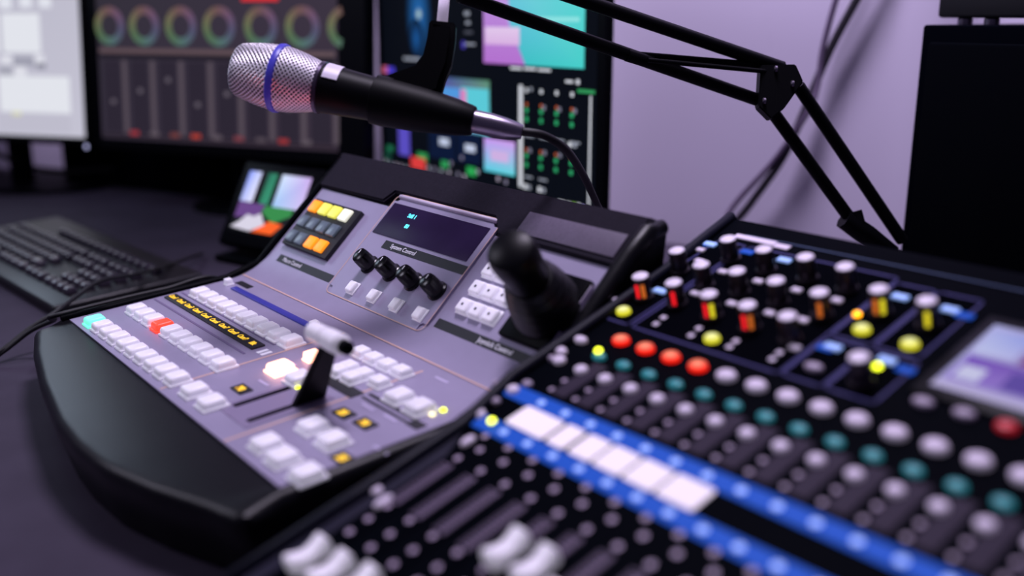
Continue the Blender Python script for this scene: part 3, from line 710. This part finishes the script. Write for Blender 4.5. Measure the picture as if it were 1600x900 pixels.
# mixer columns of green / orange lamps
cols = [(824, 140), (847, 143), (871, 146), (896, 149)]
du = (0.3868, 0.2093)[0], (0.4187, 0.2081)[0], (0.4507, 0.2079)[0], (0.4817, 0.2069)[0]
rowv = [(0.3867, 0.2362)[1], (0.3868, 0.2171)[1], (0.3868, 0.2093)[1], (0.3869, 0.1971)[1]]
rowv2 = [(0.3857, 0.1546)[1], (0.3858, 0.1466)[1], (0.3859, 0.1341)[1]]
def sqr(u, v, s, c, lay=2): Q.append((R4((u - s, v - s), (u + s, v + s)), c, lay))
for i, u in enumerate(du):
    sqr(u, rowv[0], .0028, wh); sqr(u + .010, rowv[0] + .002, .0025, gw) if i == 0 else None
    sqr(u, rowv[1], .0022, orr); sqr(u, rowv[2], .0031, gr); sqr(u, rowv[3], .0031, gr)
    if i: sqr(u + .010 - .004, rowv[1] - .002, .0032, rgb(120, 120, 140))
    Q.append((R4((u - .003, rowv[3] - .024), (u + .017, rowv[3] - .0215)), gw, 2))
    sqr(u, rowv2[0], .0022, orr); sqr(u, rowv2[1], .0031, gr); sqr(u, rowv2[2], .0031, gr)
    if i < 3: sqr(u + .008, rowv2[0], .0032, rgb(120, 120, 140))
    if i < 2:
        Q.append((R4((u - .004, rowv2[2] - .018), (u + .014, rowv2[2] - .0155)), gw, 2)); sqr(u - .002, rowv2[2] - .031, .0036, wh); sqr(u + .007, rowv2[2] - .031, .0030, gw)
for a in ((0.4787, 0.1708),): sqr(a[0], a[1], .0034, wh); sqr(a[0] + .010, a[1], .0030, gw)
for a, b, c in (((0.4554, 0.0941), (0.4701, 0.0909), wh), ((0.4739, 0.0941), (0.4819, 0.0891), wh), ((0.4843, 0.0947), (0.4922, 0.0898), rgb(130, 190, 60)), ((0.4946, 0.0953), (0.5011, 0.0902), wh), ((0.5035, 0.0940), (0.5087, 0.0896), rgb(170, 160, 240))): r3(a, b, c)
# lower-left: violet bar, status lamps, little meters
r3((0.0515, 0.1134), (0.0850, 0.1592), rgb(88, 76, 190)); r3((0.1710, 0.1408), (0.1976, 0.1522), rgb(190, 200, 225)); r3((0.2395, 0.1379), (0.2659, 0.1491), rgb(190, 200, 225))
r3((0.1414, 0.1187), (0.2134, 0.1701), rgb(8, 22, 52), 1); r3((0.2190, 0.1202), (0.2790, 0.1682), rgb(8, 22, 52), 1)
r3((0.0878, 0.0953), (0.1302, 0.1145), rgb(215, 60, 60), 3); r3((0.1076, 0.1100), (0.1361, 0.1232), rgb(50, 150, 80)); r3((0.1752, 0.1063), (0.1949, 0.1175), rgb(45, 150, 85)); r3((0.2438, 0.1026), (0.2670, 0.1159), rgb(40, 160, 80))
r3((0.0132, 0.1158), (0.0341, 0.1254), rgb(30, 105, 75)); r3((-0.0046, 0.0977), (0.0253, 0.1138), rgb(18, 60, 50))
rr = random.Random(9)
for a in ((0.0079, 0.0969), (0.0242, 0.0944), (0.0404, 0.0941), (0.0564, 0.0938), (0.0722, 0.0935), (0.1389, 0.1012), (0.1553, 0.1010), (0.1750, 0.1003), (0.1962, 0.1008), (0.2203, 0.1007), (0.2371, 0.0988), (0.2018, 0.1153), (0.2718, 0.1107), (0.3222, 0.1064), (0.3404, 0.1040), (0.2310, 0.1273)):
    sqr(a[0], a[1], .0032, rr.choice([gw, rgb(170, 160, 180), rgb(130, 125, 150)]))
monitor('computer_monitor', 'large black-framed monitor behind the switcher showing a dark production screen with green lamps', S, (-0.0027, 0.2570)[0], (0.5444, 0.3309)[0], .055, .45, .0075, Q, .10, None, .012)

# middle monitor: grading software with colour wheels
Q = [(R4((.005, .032), (.500, .345)), [rgb(52, 46, 60), rgb(56, 46, 60), rgb(58, 50, 64), rgb(50, 46, 56)], 0)]
def hue(a):
    import colorsys
    r, g, b = colorsys.hsv_to_rgb((a / (2 * pi) + .97) % 1.0, .26, .42); return rgb(r * 255, g * 255, b * 255)
W2 = .0715
for i, cx in enumerate(((0.0339, 0.2268)[0], (0.1111, 0.2271)[0], (0.1900, 0.2275)[0], (0.2701, 0.2278)[0], (0.3537, 0.2282)[0], (0.4343, 0.2276)[0], (0.5144, 0.2280)[0])):
    cy_ = (0.1900, 0.2275)[1]
    for k in range(28):
        a0, a1 = 2 * pi * k / 28, 2 * pi * (k + 1) / 28
        if cx + .03 > .497 and cos((a0 + a1) / 2) > -.2: continue
        ro, ri = .0330, .0195
        c0, c1 = hue(a0 - pi / 2), hue(a1 - pi / 2)
        Q.append(([(cx + ri * cos(a0), cy_ + ri * sin(a0)), (cx + ro * cos(a0), cy_ + ro * sin(a0)), (cx + ro * cos(a1), cy_ + ro * sin(a1)), (cx + ri * cos(a1), cy_ + ri * sin(a1))], [c0, c0, c1, c1], 1))
vb = (0.1880, 0.1852)[1]; v_b = (0.1816, 0.0435)[1]
Q.append((R4((.008, vb - .004), (.495, vb + .004)), rgb(96, 78, 84), 1)); Q.append((R4((.008, vb - .013), (.495, vb - .005)), rgb(30, 26, 36), 1))
for i in range(8):
    u = .012 + .062 * i
    Q.append((R4((u + .003, v_b), (u + .042, vb - .016)), rgb(43, 37, 50), 1)); Q.append((R4((u + .046, v_b), (u + .056, vb - .016)), rgb(84, 74, 84), 1))
    Q.append((R4((u + .018, v_b + .05 + .02 * ((i * 37) % 3)), (u + .028, v_b + .058 + .02 * ((i * 37) % 3))), rgb(96, 88, 100), 2))
Q.append((R4((.008, .036), (.495, v_b - .003)), rgb(40, 32, 40), 1))
for i, c in enumerate((rgb(150, 50, 60), rgb(90, 80, 90), rgb(110, 60, 60), rgb(170, 60, 50), rgb(90, 80, 90), rgb(120, 60, 70), rgb(80, 70, 80), rgb(150, 50, 55), rgb(90, 80, 90))):
    Q.append((R4((.07 + i * .045, .040), (.09 + i * .045, .048)), c, 2))
Q.append((R4(((0.3168, 0.2698)[0], (0.3167, 0.2677)[1]), ((0.3897, 0.2694)[0], .33)), rgb(220, 45, 50), 2))
monitor('computer_monitor', 'wide black monitor left of the microphone showing a row of colour wheels', S2, -.012, (0.5516, 0.1716)[0], .012, .36, .013, Q, .11)
o = link('power_lamp', lathe('power_lamp', [(.004, 0), (.004, .001), (0, .002)], mat('blue_white_led', rgb(190, 190, 230), .4, emit=rgb(190, 190, 235), es=1.0), 12), S2.m(*(-0.0310, 0.0145), .004), bpy.data.objects['computer_monitor.001'])

# left monitor: pale page with white blocks
Q = [(R4((-.42, .008), (0.0, .33)), [rgb(186, 186, 202), rgb(196, 194, 210), rgb(190, 188, 204), rgb(180, 180, 196)], 0)]
for a, b, c in (((-0.1807, 0.1649), (-0.0921, 0.2378), rgb(226, 228, 236)), ((-0.1955, 0.0527), (-0.0310, 0.1215), rgb(226, 228, 236)), ((-0.2357, 0.1643), (-0.1902, 0.2378), rgb(226, 228, 236)),
                ((-0.1356, 0.2484), (-0.1075, 0.2694), rgb(224, 226, 236)), ((-0.0913, 0.2483), (-0.0637, 0.2692), rgb(224, 226, 236)), ((-0.1835, 0.2461), (-0.1545, 0.2743), rgb(224, 226, 236)),
                ((-0.1885, 0.1431), (-0.1601, 0.1591), rgb(222, 222, 232)), ((-0.1087, 0.1465), (-0.0855, 0.1611), rgb(222, 222, 232)), ((-0.1568, 0.1218), (-0.1285, 0.1391), rgb(222, 222, 232)),
                ((-0.1586, 0.1386), (-0.1078, 0.1585), rgb(160, 160, 176)), ((-0.1049, 0.1358), (-0.0836, 0.1457), rgb(130, 130, 146)), ((-0.1932, 0.1212), (-0.1616, 0.1386), rgb(165, 165, 180)),
                ((-0.1686, 0.0448), (-0.1467, 0.0527), rgb(215, 215, 170)), ((-0.1983, 0.0155), (-0.0339, 0.0498), rgb(190, 188, 204))):
    Q.append((R4(a, b), c, 1 if c[0] < .7 else 2))
monitor('computer_monitor', 'black monitor at the far left edge showing a bright pale page of white blocks', S1, -.44, .012, -.006, .35, .013, Q, .19)

# little field monitor with colour bars
fm = thing('field_monitor', 'small tilted black monitor showing colour bars beside the switcher', 'monitor', (B.w(.06, 0).x, B.w(.06, 0).y, 0))
link('housing', rbox('fm_housing', .160, .128, .022, black, .005, 3, -.022), B.m(.062, .040, 0), fm)
s_ = link('screen', rbox('fm_screen', .128, .096, .0010, gloss), B.m(.062, .044, 0), fm)
Qb = [(R4((0, 0), (.126, .090)), rgb(10, 14, 18), 0)]
def pb_(poly, c, lay=1): Qb.append((poly, c, lay))
pb_(R4((.001, .042), (.026, .088)), [rgb(160, 170, 230), rgb(215, 215, 240), rgb(200, 205, 240), rgb(120, 140, 235)])
pb_(R4((.040, .042), (.058, .088)), [rgb(40, 120, 90), rgb(50, 140, 110), rgb(44, 130, 100), rgb(30, 90, 75)])
pb_(R4((.068, .040), (.125, .088)), [rgb(150, 190, 230), rgb(195, 180, 225), rgb(190, 160, 220), rgb(200, 215, 240)])
pb_([(.001, .018), (.048, .022), (.055, .041), (.001, .041)], rgb(96, 62, 126))
pb_([(.000, .003), (.040, .000), (.066, .012), (.052, .028), (.040, .022), (.026, .024), (.014, .012)], rgb(200, 195, 212), 2)
pb_([(.052, .030), (.080, .016), (.110, .030), (.110, .040), (.056, .040)], rgb(46, 128, 66))
pb_([(.044, .000), (.085, .000), (.100, .016), (.072, .018)], rgb(240, 92, 28), 2)
link('screen_image', paint('bars', Qb, attr_mat('bars_pixels', 1.2, .4), .0002), B.m(0, 0, .0012), s_)
bz = bmesh.new(); tube_bm([(B.w(.03, -.01, -.02)), (B.w(.03, -.01, -.02).x + .01, B.w(.03, -.01, -.02).y + .03, .006)], .006, 10, bz); tube_bm([(B.w(.10, -.01, -.02)), (B.w(.10, -.01, -.02).x + .01, B.w(.10, -.01, -.02).y + .03, .006)], .006, 10, bz)
link('stand_leg', new_mesh('stand_leg', bz, black, True), None, fm)
link('stand_foot', rbox('stand_foot', .150, .090, .010, black, .004), Matrix.Translation((B.w(.06, 0).x, B.w(.06, 0).y + .02, 0)) @ Matrix.Rotation(radians(17), 4, 'Z'), fm)

# ================================================================== keyboard
K = Frame((-.715, -.005, .012), 4.5, 3)
kb = thing('keyboard', 'black computer keyboard lying on the desk left of the switcher', 'keyboard', K.w(.25, .09))
kb.location.z = 0; WM[kb.name].translation.z = 0; kb.matrix_basis = WM[kb.name].copy()
bm = rbox_bm(.505, .185, .014, .005, 3, -.012)
link('body', sharp(new_mesh('keyboard_body', bm, keyb_m)), K.m(.2525, .0925, 0), kb)
kms = {}
def kkey(u, v, w):
    if u < .045: return
    w = round(w, 4)
    if w not in kms: kms[w] = rbox('key', w, .0158, .0090, keyc_m, .0020, 2, 0, .74)
    link('key', kms[w], K.m(u, v, .0015), kb)
P_ = .0208; nk_ = 0
rowsK = [(.030, [1.3, 1.2, 1.2, 5.5, 1.2, 1.2, 1.2, 1.2]), (.050, [2.2] + [1] * 10 + [1.8]), (.070, [1.7] + [1] * 11 + [1.3]), (.090, [1.4] + [1] * 12 + [.6]), (.110, [1] * 13 + [1])]
for v, ws in rowsK:
    u = .022
    for w in ws:
        kkey(u + w * P_ / 2, v + .004, w * P_ - .0036); u += w * P_
    for g0, n_ in ((u + .010, 3), (u + .010 + 3 * P_ + .008, 4)):
        if v == .030 or v >= .085 or n_ == 4:
            for j in range(n_): kkey(g0 + P_ * (j + .5), v + .004, P_ - .0036)
for j in range(5, 20): kkey(.022 + P_ * (j * 1.09 + .5), .142, P_ - .0036)

ct = thing('dark_filler', 'low black box added to keep the area behind the middle monitor dark', 'filler box', (0, 0, 0))  # added box that fills the dark area behind the middle monitor
ca, cb_ = Vector((-1.2589, 0.3517, 0.0246)), Vector((-0.5687, 0.6376, 0.0526)); cm_ = (ca + cb_) / 2; cl_ = (cb_ - ca); cl_.z = 0
ct.location = (cm_.x, cm_.y, 0); ct.matrix_basis = Matrix.Translation((cm_.x, cm_.y, 0)); WM[ct.name] = ct.matrix_basis.copy()
link('filler_body', rbox('filler_body', cl_.length, .06, .085, matte, .004), Matrix.Translation((cm_.x, cm_.y, 0)) @ Matrix.Rotation(WY, 4, 'Z'), ct)
link('filler_lid', rbox('filler_lid', cl_.length + .004, .064, .006, black, .002), Matrix.Translation((cm_.x, cm_.y, .085)) @ Matrix.Rotation(WY, 4, 'Z'), ct)

# ================================================================== loudspeaker and box
sp = thing('loudspeaker', 'tall plain black studio loudspeaker cabinet at the right', 'speaker', (.50, .91, 0))
Msp = Matrix.Translation((.505, .915, 0))
link('cabinet', rbox('cabinet', .262, .225, .326, matte, .003), Msp, sp)
link('grille', rbox('grille', .240, .008, .290, mat('speaker_cloth', rgb(3, 4, 8), .95, spec=.02), .003), Msp @ Matrix.Translation((0, -.1145, .018)), sp)
ps = thing('audio_unit', 'black equipment box with silver feet on top of the loudspeaker', 'equipment', (.53, .90, .326))
X0 = (0.3679, 0.8836, 0.3315)
Mps = Matrix.Translation((X0[0] + .10, X0[1] + .02, .326))
link('case', rbox('case', .200, .130, .080, mat('unit_black', rgb(22, 21, 28), .5), .004, 2, .007), Mps, ps)
for x in (-.075, -.045, .045, .075):
    link('foot', lathe('foot', [(.008, 0), (.008, .006), (.006, .0075), (0, .0075)], steel, 16), Mps @ Matrix.Translation((x, -.05, 0)), ps)

# ================================================================== microphone
A0 = Vector((0.1625, 0.1143, 0.2930)); A1 = Vector((0.3378, 0.2841, 0.2434))
ax = (A1 - A0).normalized(); LN = (A1 - A0).length
zz = ax; xx = Vector((0, 0, 1)); xx = (xx - zz * xx.dot(zz)).normalized(); yy = zz.cross(xx)
MM = Matrix((xx, yy, zz)).transposed().to_4x4(); MM.translation = A0
mic = thing('microphone', 'silver-grilled handheld microphone with a blue ring hanging from the boom arm', 'microphone', A0)
k = LN / 458.0
# wire mesh grille material
gm = bpy.data.materials.new('wire_mesh'); gm.use_nodes = True; nt = gm.node_tree; b = nt.nodes['Principled BSDF']
tc = nt.nodes.new('ShaderNodeTexCoord'); sp_ = nt.nodes.new('ShaderNodeSeparateXYZ'); nt.links.new(tc.outputs['Object'], sp_.inputs[0])
def mn(op, a=None, b_=None):
    n_ = nt.nodes.new('ShaderNodeMath'); n_.operation = op
    for i, v in enumerate((a, b_)):
        if v is None: continue
        if isinstance(v, (int, float)): n_.inputs[i].default_value = v
        else: nt.links.new(v, n_.inputs[i])
    return n_.outputs[0]
ang = mn('ARCTAN2', sp_.outputs['Y'], sp_.outputs['X']); zc = mn('MULTIPLY', sp_.outputs['Z'], 2 * pi / .0033)
a36 = mn('MULTIPLY', ang, 36)
s1 = mn('SINE', mn('ADD', a36, mn('MULTIPLY', zc, .9))); s2 = mn('SINE', mn('SUBTRACT', a36, mn('MULTIPLY', zc, .9)))
hgt = mn('MAXIMUM', s1, s2)
rp = nt.nodes.new('ShaderNodeValToRGB'); nt.links.new(mn('MULTIPLY_ADD', hgt, .5), rp.inputs['Fac'])
rp.inputs['Fac'].default_value = .5
for l in list(nt.links):
    if l.to_socket == rp.inputs['Fac']:
        l.from_node.inputs[2].default_value = .5
rp.color_ramp.elements[0].position = .50; rp.color_ramp.elements[0].color = rgb(20, 12, 26)
rp.color_ramp.elements[1].position = .85; rp.color_ramp.elements[1].color = rgb(252, 246, 255)
nt.links.new(rp.outputs['Color'], b.inputs['Base Color']); b.inputs['Metallic'].default_value = .75; b.inputs['Roughness'].default_value = .38
bpn = nt.nodes.new('ShaderNodeBump'); bpn.inputs['Strength'].default_value = .8; bpn.inputs['Distance'].default_value = .0006
nt.links.new(hgt, bpn.inputs['Height']); nt.links.new(bpn.outputs['Normal'], b.inputs['Normal'])
def mlathe(name, prof, m, parent=mic, n=48): return link(name, sharp(new_mesh(name, lathe_bm([(r * k, z * k) for r, z in prof], n), m), 40), MM, parent)
mlathe('grille', [(0, 0), (20, .5), (32, 1.5), (37.5, 4), (41, 9), (44, 22), (48, 42), (50.5, 64), (50.5, 78), (49, 90), (45.5, 108), (41, 126), (37.5, 137)], gm)
mlathe('blue_ring', [(50, 66), (52.4, 67.5), (53.4, 72), (52.4, 76.5), (50, 78)], bandblue)
mlathe('collar', [(37, 134), (40, 136), (40, 141), (37, 143)], mat('collar_grey', rgb(90, 80, 100), .3, metal=.8))
mlathe('handle', [(34, 140), (38, 142), (37.5, 150), (34.5, 200), (30, 280), (24, 340), (19.5, 376), (18, 378), (0, 378)], mat('mic_black', rgb(4, 4, 8), .45, spec=.12))
# pale printed plate on the handle
bm = bmesh.new(); g = []
for i in range(5):
    row = []
    for j in range(9):
        a = radians(-8 + 66 * j / 8.0); z = (146 + 24 * i / 4.0); r = (38.4 - (z - 150) * .06 + .6)
        row.append(bm.verts.new((r * k * cos(a), r * k * sin(a), z * k)))
    g.append(row)
for i in range(4):
    for j in range(8): bm.faces.new((g[i][j], g[i][j + 1], g[i + 1][j + 1], g[i + 1][j]))
bmesh.ops.recalc_face_normals(bm, faces=bm.faces)
link('name_plate', new_mesh('name_plate', bm, mat('plate_white', rgb(225, 215, 235), .4), True), MM, mic)
mlathe('plug', [(0, 374), (17, 374), (18, 378), (18, 408), (16, 430), (13, 448), (11, 456), (0, 457)], steel, mic, 24)
# cable from the plug, falling behind the switcher
cab = tag(link('microphone_cable', new_mesh('microphone_cable', tube_bm(smooth_path([(0.3357, 0.2818, 0.2444), (0.3448, 0.3001, 0.2403), (0.3397, 0.3292, 0.2253), (0.3161, 0.3706, 0.1966), (0.2918, 0.4094, 0.1638), (Vector((0.2653, 0.4465, 0.1339))), (Vector((0.2447, 0.4706, 0.0952))), (.19, .47, .004)]), .0036, 10), cable_m, True)),
          'thin black cable drooping from the plug of the microphone', 'cable')
# clip
clip = thing('microphone_clip', 'black plastic clip gripping the microphone handle', 'microphone clip', (0.2798, 0.2432, 0.2818))
clm = mat('clip_black', rgb(3, 3, 6), .5, spec=.1)
bm = lathe_bm([(r * k, z * k) for r, z in ((33.5, 222), (37.5, 224), (38, 240), (34, 300), (28, 350), (23.5, 376), (22, 380), (20.5, 380), (20, 370))], 32)
link('sleeve', sharp(new_mesh('sleeve', bm, clm), 40), MM, clip)
P_2 = [Vector(p) for p in ((0.2498, 0.2060, 0.2848), (0.2576, 0.2187, 0.2910), (0.2640, 0.2286, 0.2951), (0.2661, 0.2350, 0.3033), (0.2654, 0.2403, 0.3177), (0.2640, 0.2434, 0.3290), (0.2648, 0.2454, 0.3310), (0.2764, 0.2593, 0.3290), (0.2780, 0.2601, 0.3259), (0.2801, 0.2578, 0.3146), (0.2822, 0.2521, 0.2951), (0.2816, 0.2459, 0.2828), (0.2820, 0.2415, 0.2715), (0.2700, 0.2239, 0.2664), (0.2541, 0.2039, 0.2674))]
def thick_plate(P, th, bev, m):
    bm = bmesh.new(); n_ = (P[1] - P[0]).cross(P[7] - P[0]).normalized() * th / 2
    a = [bm.verts.new(p - n_) for p in P]; b = [bm.verts.new(p + n_) for p in P]; c = len(P)
    bm.faces.new(a[::-1]); bm.faces.new(b)
    for i in range(c): bm.faces.new((a[i], a[(i + 1) % c], b[(i + 1) % c], b[i]))
    bmesh.ops.recalc_face_normals(bm, faces=bm.faces)
    bmesh.ops.bevel(bm, geom=[e for e in bm.edges if len(e.link_faces) == 2 and any(len(f.verts) > 4 for f in e.link_faces)], offset=bev, segments=4, affect='EDGES')
    return bm
link('knuckle', sharp(new_mesh('knuckle', thick_plate(P_2, .0200, .0050, clm), clm), 50), None, clip)

# ================================================================== boom arm
arm = thing('boom_arm', 'black scissor boom arm of twin tubes reaching over the desk', 'boom arm', ((0.4258, 0.7032, 0.0952)[0], (0.4258, 0.7032, 0.0952)[1], 0))
armm = mat('arm_black', rgb(3, 3, 6), .45, spec=.12)
def bar(name, pts, r, n=8, m=armm, parent=arm): return link(name, sharp(new_mesh(name, tube_bm(pts, r, n), m), 50), None, parent)
bar('tube', [(0.2756, 0.3562, 0.3600), (0.3542, 0.5936, 0.2864)], .0066)
bar('tube', [(0.2493, 0.2852, 0.3520), (0.3507, 0.5749, 0.2538)], .0064)
bar('tube', [(0.3674, 0.6031, 0.2695), (0.4286, 0.7136, 0.1106)], .0064)
bar('tube', [(0.3578, 0.5797, 0.2441), (0.4093, 0.6739, 0.1152)], .0064)
bar('spring_link', [(0.3067, 0.4460, 0.3006), (0.3487, 0.5789, 0.2885)], .0034)
bar('spring_link', [(0.3156, 0.4472, 0.2963), (0.3563, 0.5698, 0.2836)], .0024)
bar('tube_sleeve', [(0.3031, 0.4331, 0.3008), (0.3111, 0.4570, 0.2936)], .0062)
# pivot plate at the elbow
def plate(name, pts, z, th, m=armm, parent=arm):
    bm = bmesh.new()
    P = [Vector(p) for p in pts]; n_ = (P[1] - P[0]).cross(P[2] - P[0]).normalized() * th / 2
    a = [bm.verts.new(p - n_) for p in P]; b = [bm.verts.new(p + n_) for p in P]; c = len(P)
    bm.faces.new(a[::-1]); bm.faces.new(b)
    for i in range(c): bm.faces.new((a[i], a[(i + 1) % c], b[(i + 1) % c], b[i]))
    bmesh.ops.recalc_face_normals(bm, faces=bm.faces); bmesh.ops.bevel(bm, geom=list(bm.edges), offset=.001, segments=2, affect='EDGES')
    return link(name, sharp(new_mesh(name, bm, m)), None, parent)
plate('elbow_plate', [(0.3467, 0.5678, 0.2881), (0.3671, 0.5943, 0.2887), (0.3751, 0.5975, 0.2726), (0.3690, 0.5787, 0.2475), (0.3634, 0.5674, 0.2379), (0.3533, 0.5596, 0.2499)], 0, .016)
for p in ((0.3757, 0.5848, 0.2725), (0.3631, 0.5745, 0.2861), (0.3625, 0.5609, 0.2565)):
    link('bolt', lathe('bolt', [(.0032, 0), (.0032, .002), (.002, .003), (0, .003)], steel, 12), Matrix.Translation(p) @ Matrix.Rotation(radians(-38), 4, 'Z') @ Matrix.Rotation(pi / 2, 4, 'X'), arm)
bar('base_bracket', [(0.3981, 0.6519, 0.1362), (0.4121, 0.6712, 0.1201), (0.4240, 0.7020, 0.0978)], [.0105, .0115, .0100], 8)
bar('base_bracket', [(0.4037, 0.6623, 0.1437), (0.4090, 0.6631, 0.1299)], .0070, 8)
pb0 = Vector((0.4247, 0.7040, 0.1003)); bar('base_post', [pb0, (pb0.x, pb0.y, .02)], .009, 12)
link('desk_clamp', rbox('desk_clamp', .06, .05, .022, armm, .004), Matrix.Translation((pb0.x, pb0.y, 0)), arm)
# head end, just outside the top of the frame
bar('head_joint', [(0.2534, 0.2629, 0.3663), (0.2601, 0.3047, 0.3648), (0.2754, 0.3564, 0.3611)], .008)
bar('head_joint', [(0.2547, 0.2817, 0.3666), (0.2525, 0.2884, 0.3499)], .009)
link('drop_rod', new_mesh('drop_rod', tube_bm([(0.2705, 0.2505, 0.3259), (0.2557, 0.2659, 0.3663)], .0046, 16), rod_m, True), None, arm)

# ================================================================== loose cables
bmx = tube_bm(smooth_path([(0.2145, 0.9945, 0.4716), (0.1914, 0.9849, 0.4026)] + [(0.1713, 0.9766, 0.3549), (0.1440, 0.9652, 0.2886), (0.1179, 0.9544, 0.2062), (0.0956, 0.9452, 0.1427), (0.0666, 0.9332, 0.0899), (0.0376, 0.9212, 0.0447)] + [(.00, .90, .004)]), .0058, 10)
tag(link('hanging_cable', new_mesh('hanging_cable', bmx, wirecab, True)), 'dark cable hanging down the lilac wall behind the boom arm elbow', 'cable')
bmx = tube_bm(smooth_path([(0.1752, 0.9728, 0.4733), (0.1629, 0.9677, 0.4032)] + [(0.1498, 0.9622, 0.3550), (0.1388, 0.9577, 0.2928), (0.1358, 0.9564, 0.2462), (0.1300, 0.9465, 0.2076), (0.0874, 0.9364, 0.1380), (0.0298, 0.9125, 0.0541)] + [(.06, .88, .004)]), .0042, 10)
tag(link('hanging_cable', new_mesh('hanging_cable', bmx, wirecab2, True)), 'thinner greyish cable looping down the wall left of the dark cable', 'cable')
bmx = tube_bm(smooth_path([(-0.0775, -0.0858, 0.0003), (-0.0795, -0.0493, 0.0126), (-0.0876, -0.0195, 0.0276), (-0.0944, 0.0108, 0.0395), (-0.1255, 0.0403, 0.0442), (-0.1726, 0.0815, 0.0457), (-0.2223, 0.1483, 0.0361), (-.40, .285, .006)]), .0024, 8)
tag(link('thin_cable', new_mesh('thin_cable', bmx, cable_m, True)), 'thin black cable crossing over the keyboard corner to the left', 'cable')
bmx = tube_bm(smooth_path([(-0.0762, -0.0868, -0.0058), (-0.0790, -0.0497, 0.0101), (-0.0753, -0.0198, 0.0293), (-0.0526, -0.0016, 0.0428), (-.012, -.012, .058), (-.018, .05, .062), (-.016, .10, .066), (-.020, .155, .068), (-.06, .20, .012), (-.13, .30, .004)]), .0023, 8)
tag(link('thin_cable', new_mesh('thin_cable', bmx, cable_m, True)), 'black cable lying along the left edge of the switcher panel', 'cable')
bmx = tube_bm(smooth_path([(-1.2285, 0.1608, 0.0916), (-1.2320, 0.2244, 0.0545), (-1.2574, 0.2664, 0.0324), (-1.2074, 0.3273, 0.0248), (-1.0935, 0.3959, 0.0396)]), .006, 8)
tag(link('thin_cable', new_mesh('thin_cable', bmx, cable_m, True)), 'slack black cable sagging under the leftmost monitor', 'cable')

# ================================================================== lights
w = bpy.data.worlds.new('World'); sc.world = w; w.use_nodes = True
bg = w.node_tree.nodes['Background']; bg.inputs['Color'].default_value = (.50, .44, .85, 1); bg.inputs['Strength'].default_value = .10
def area(name, loc, tgt, size, power, col, sy=None):
    l = bpy.data.lights.new(name, 'AREA'); l.size = size; l.energy = power; l.color = col
    if sy: l.shape = 'RECTANGLE'; l.size_y = sy
    o = bpy.data.objects.new(name, l); COL.objects.link(o); o.location = loc
    o.rotation_euler = (Vector(tgt) - Vector(loc)).to_track_quat('-Z', 'Y').to_euler(); return o
area('front_fill', (-.45, -.75, .95), (.0, -.15, 0), .4, 4.5, (.84, .80, 1.0), .4)  # added fill for the front-left desk and palm rest
area('side_light', (-1.0, .0, .55), (.0, -.02, .05), .25, 1.0, (.66, .80, 1.0), .25)
def spot(name, loc, tgt, e, ang, col, r=.12):
    l = bpy.data.lights.new(name, 'SPOT'); l.energy = e; l.color = col; l.spot_size = radians(ang); l.spot_blend = .7; l.shadow_soft_size = r
    o = bpy.data.objects.new(name, l); COL.objects.link(o); o.location = loc; o.rotation_euler = (Vector(tgt) - Vector(loc)).to_track_quat('-Z', 'Y').to_euler()
spot('ceiling_spot', (.25, .38, 1.5), (.40, .04, 0), 76, 70, (.87, .77, 1.0), .22)
spot('wall_fill', (.25, .50, 1.6), (.12, 1.08, .20), 138, 66, (.84, .76, 1.0), .2)  # these spots are added to brighten the wall
spot('wall_fill', (-.22, .36, 1.5), (-.50, .76, .45), 90, 34, (.84, .76, 1.0))
spot('wall_fill', (-1.05, .10, 1.2), (-1.40, .40, .12), 60, 20, (.84, .76, 1.0))
l = bpy.data.lights.new('mic_red_fill', 'SPOT'); l.energy = .35; l.color = (1.0, .06, .05); l.spot_size = radians(38); l.spot_blend = .6; l.shadow_soft_size = .01  # added red spot imitating button reflections under the microphone
o = bpy.data.objects.new('mic_red_fill', l); COL.objects.link(o); o.location = (.30, .10, .10); o.rotation_euler = (Vector((.215, .13, .27)) - Vector((.30, .10, .10))).to_track_quat('-Z', 'Y').to_euler()

# ================================================================== camera
cam = bpy.data.cameras.new('Camera'); co = bpy.data.objects.new('Camera', cam); COL.objects.link(co)
cam.sensor_width = 36; cam.lens = 36; cam.clip_start = .01
AZ, PI_ = radians(37.9), radians(15.0)
fh = Vector((-cos(AZ), sin(AZ), 0)); fw = fh * cos(PI_) - Vector((0, 0, 1)) * sin(PI_)
co.location = (.99831, -.24207, .33755)
co.rotation_euler = fw.to_track_quat('-Z', 'Y').to_euler()
cam.dof.use_dof = True; cam.dof.focus_distance = .93; cam.dof.aperture_fstop = 2.15
sc.camera = co
sc.view_settings.view_transform = 'Standard'; sc.view_settings.look = 'None'
sc.view_settings.exposure = 0.0
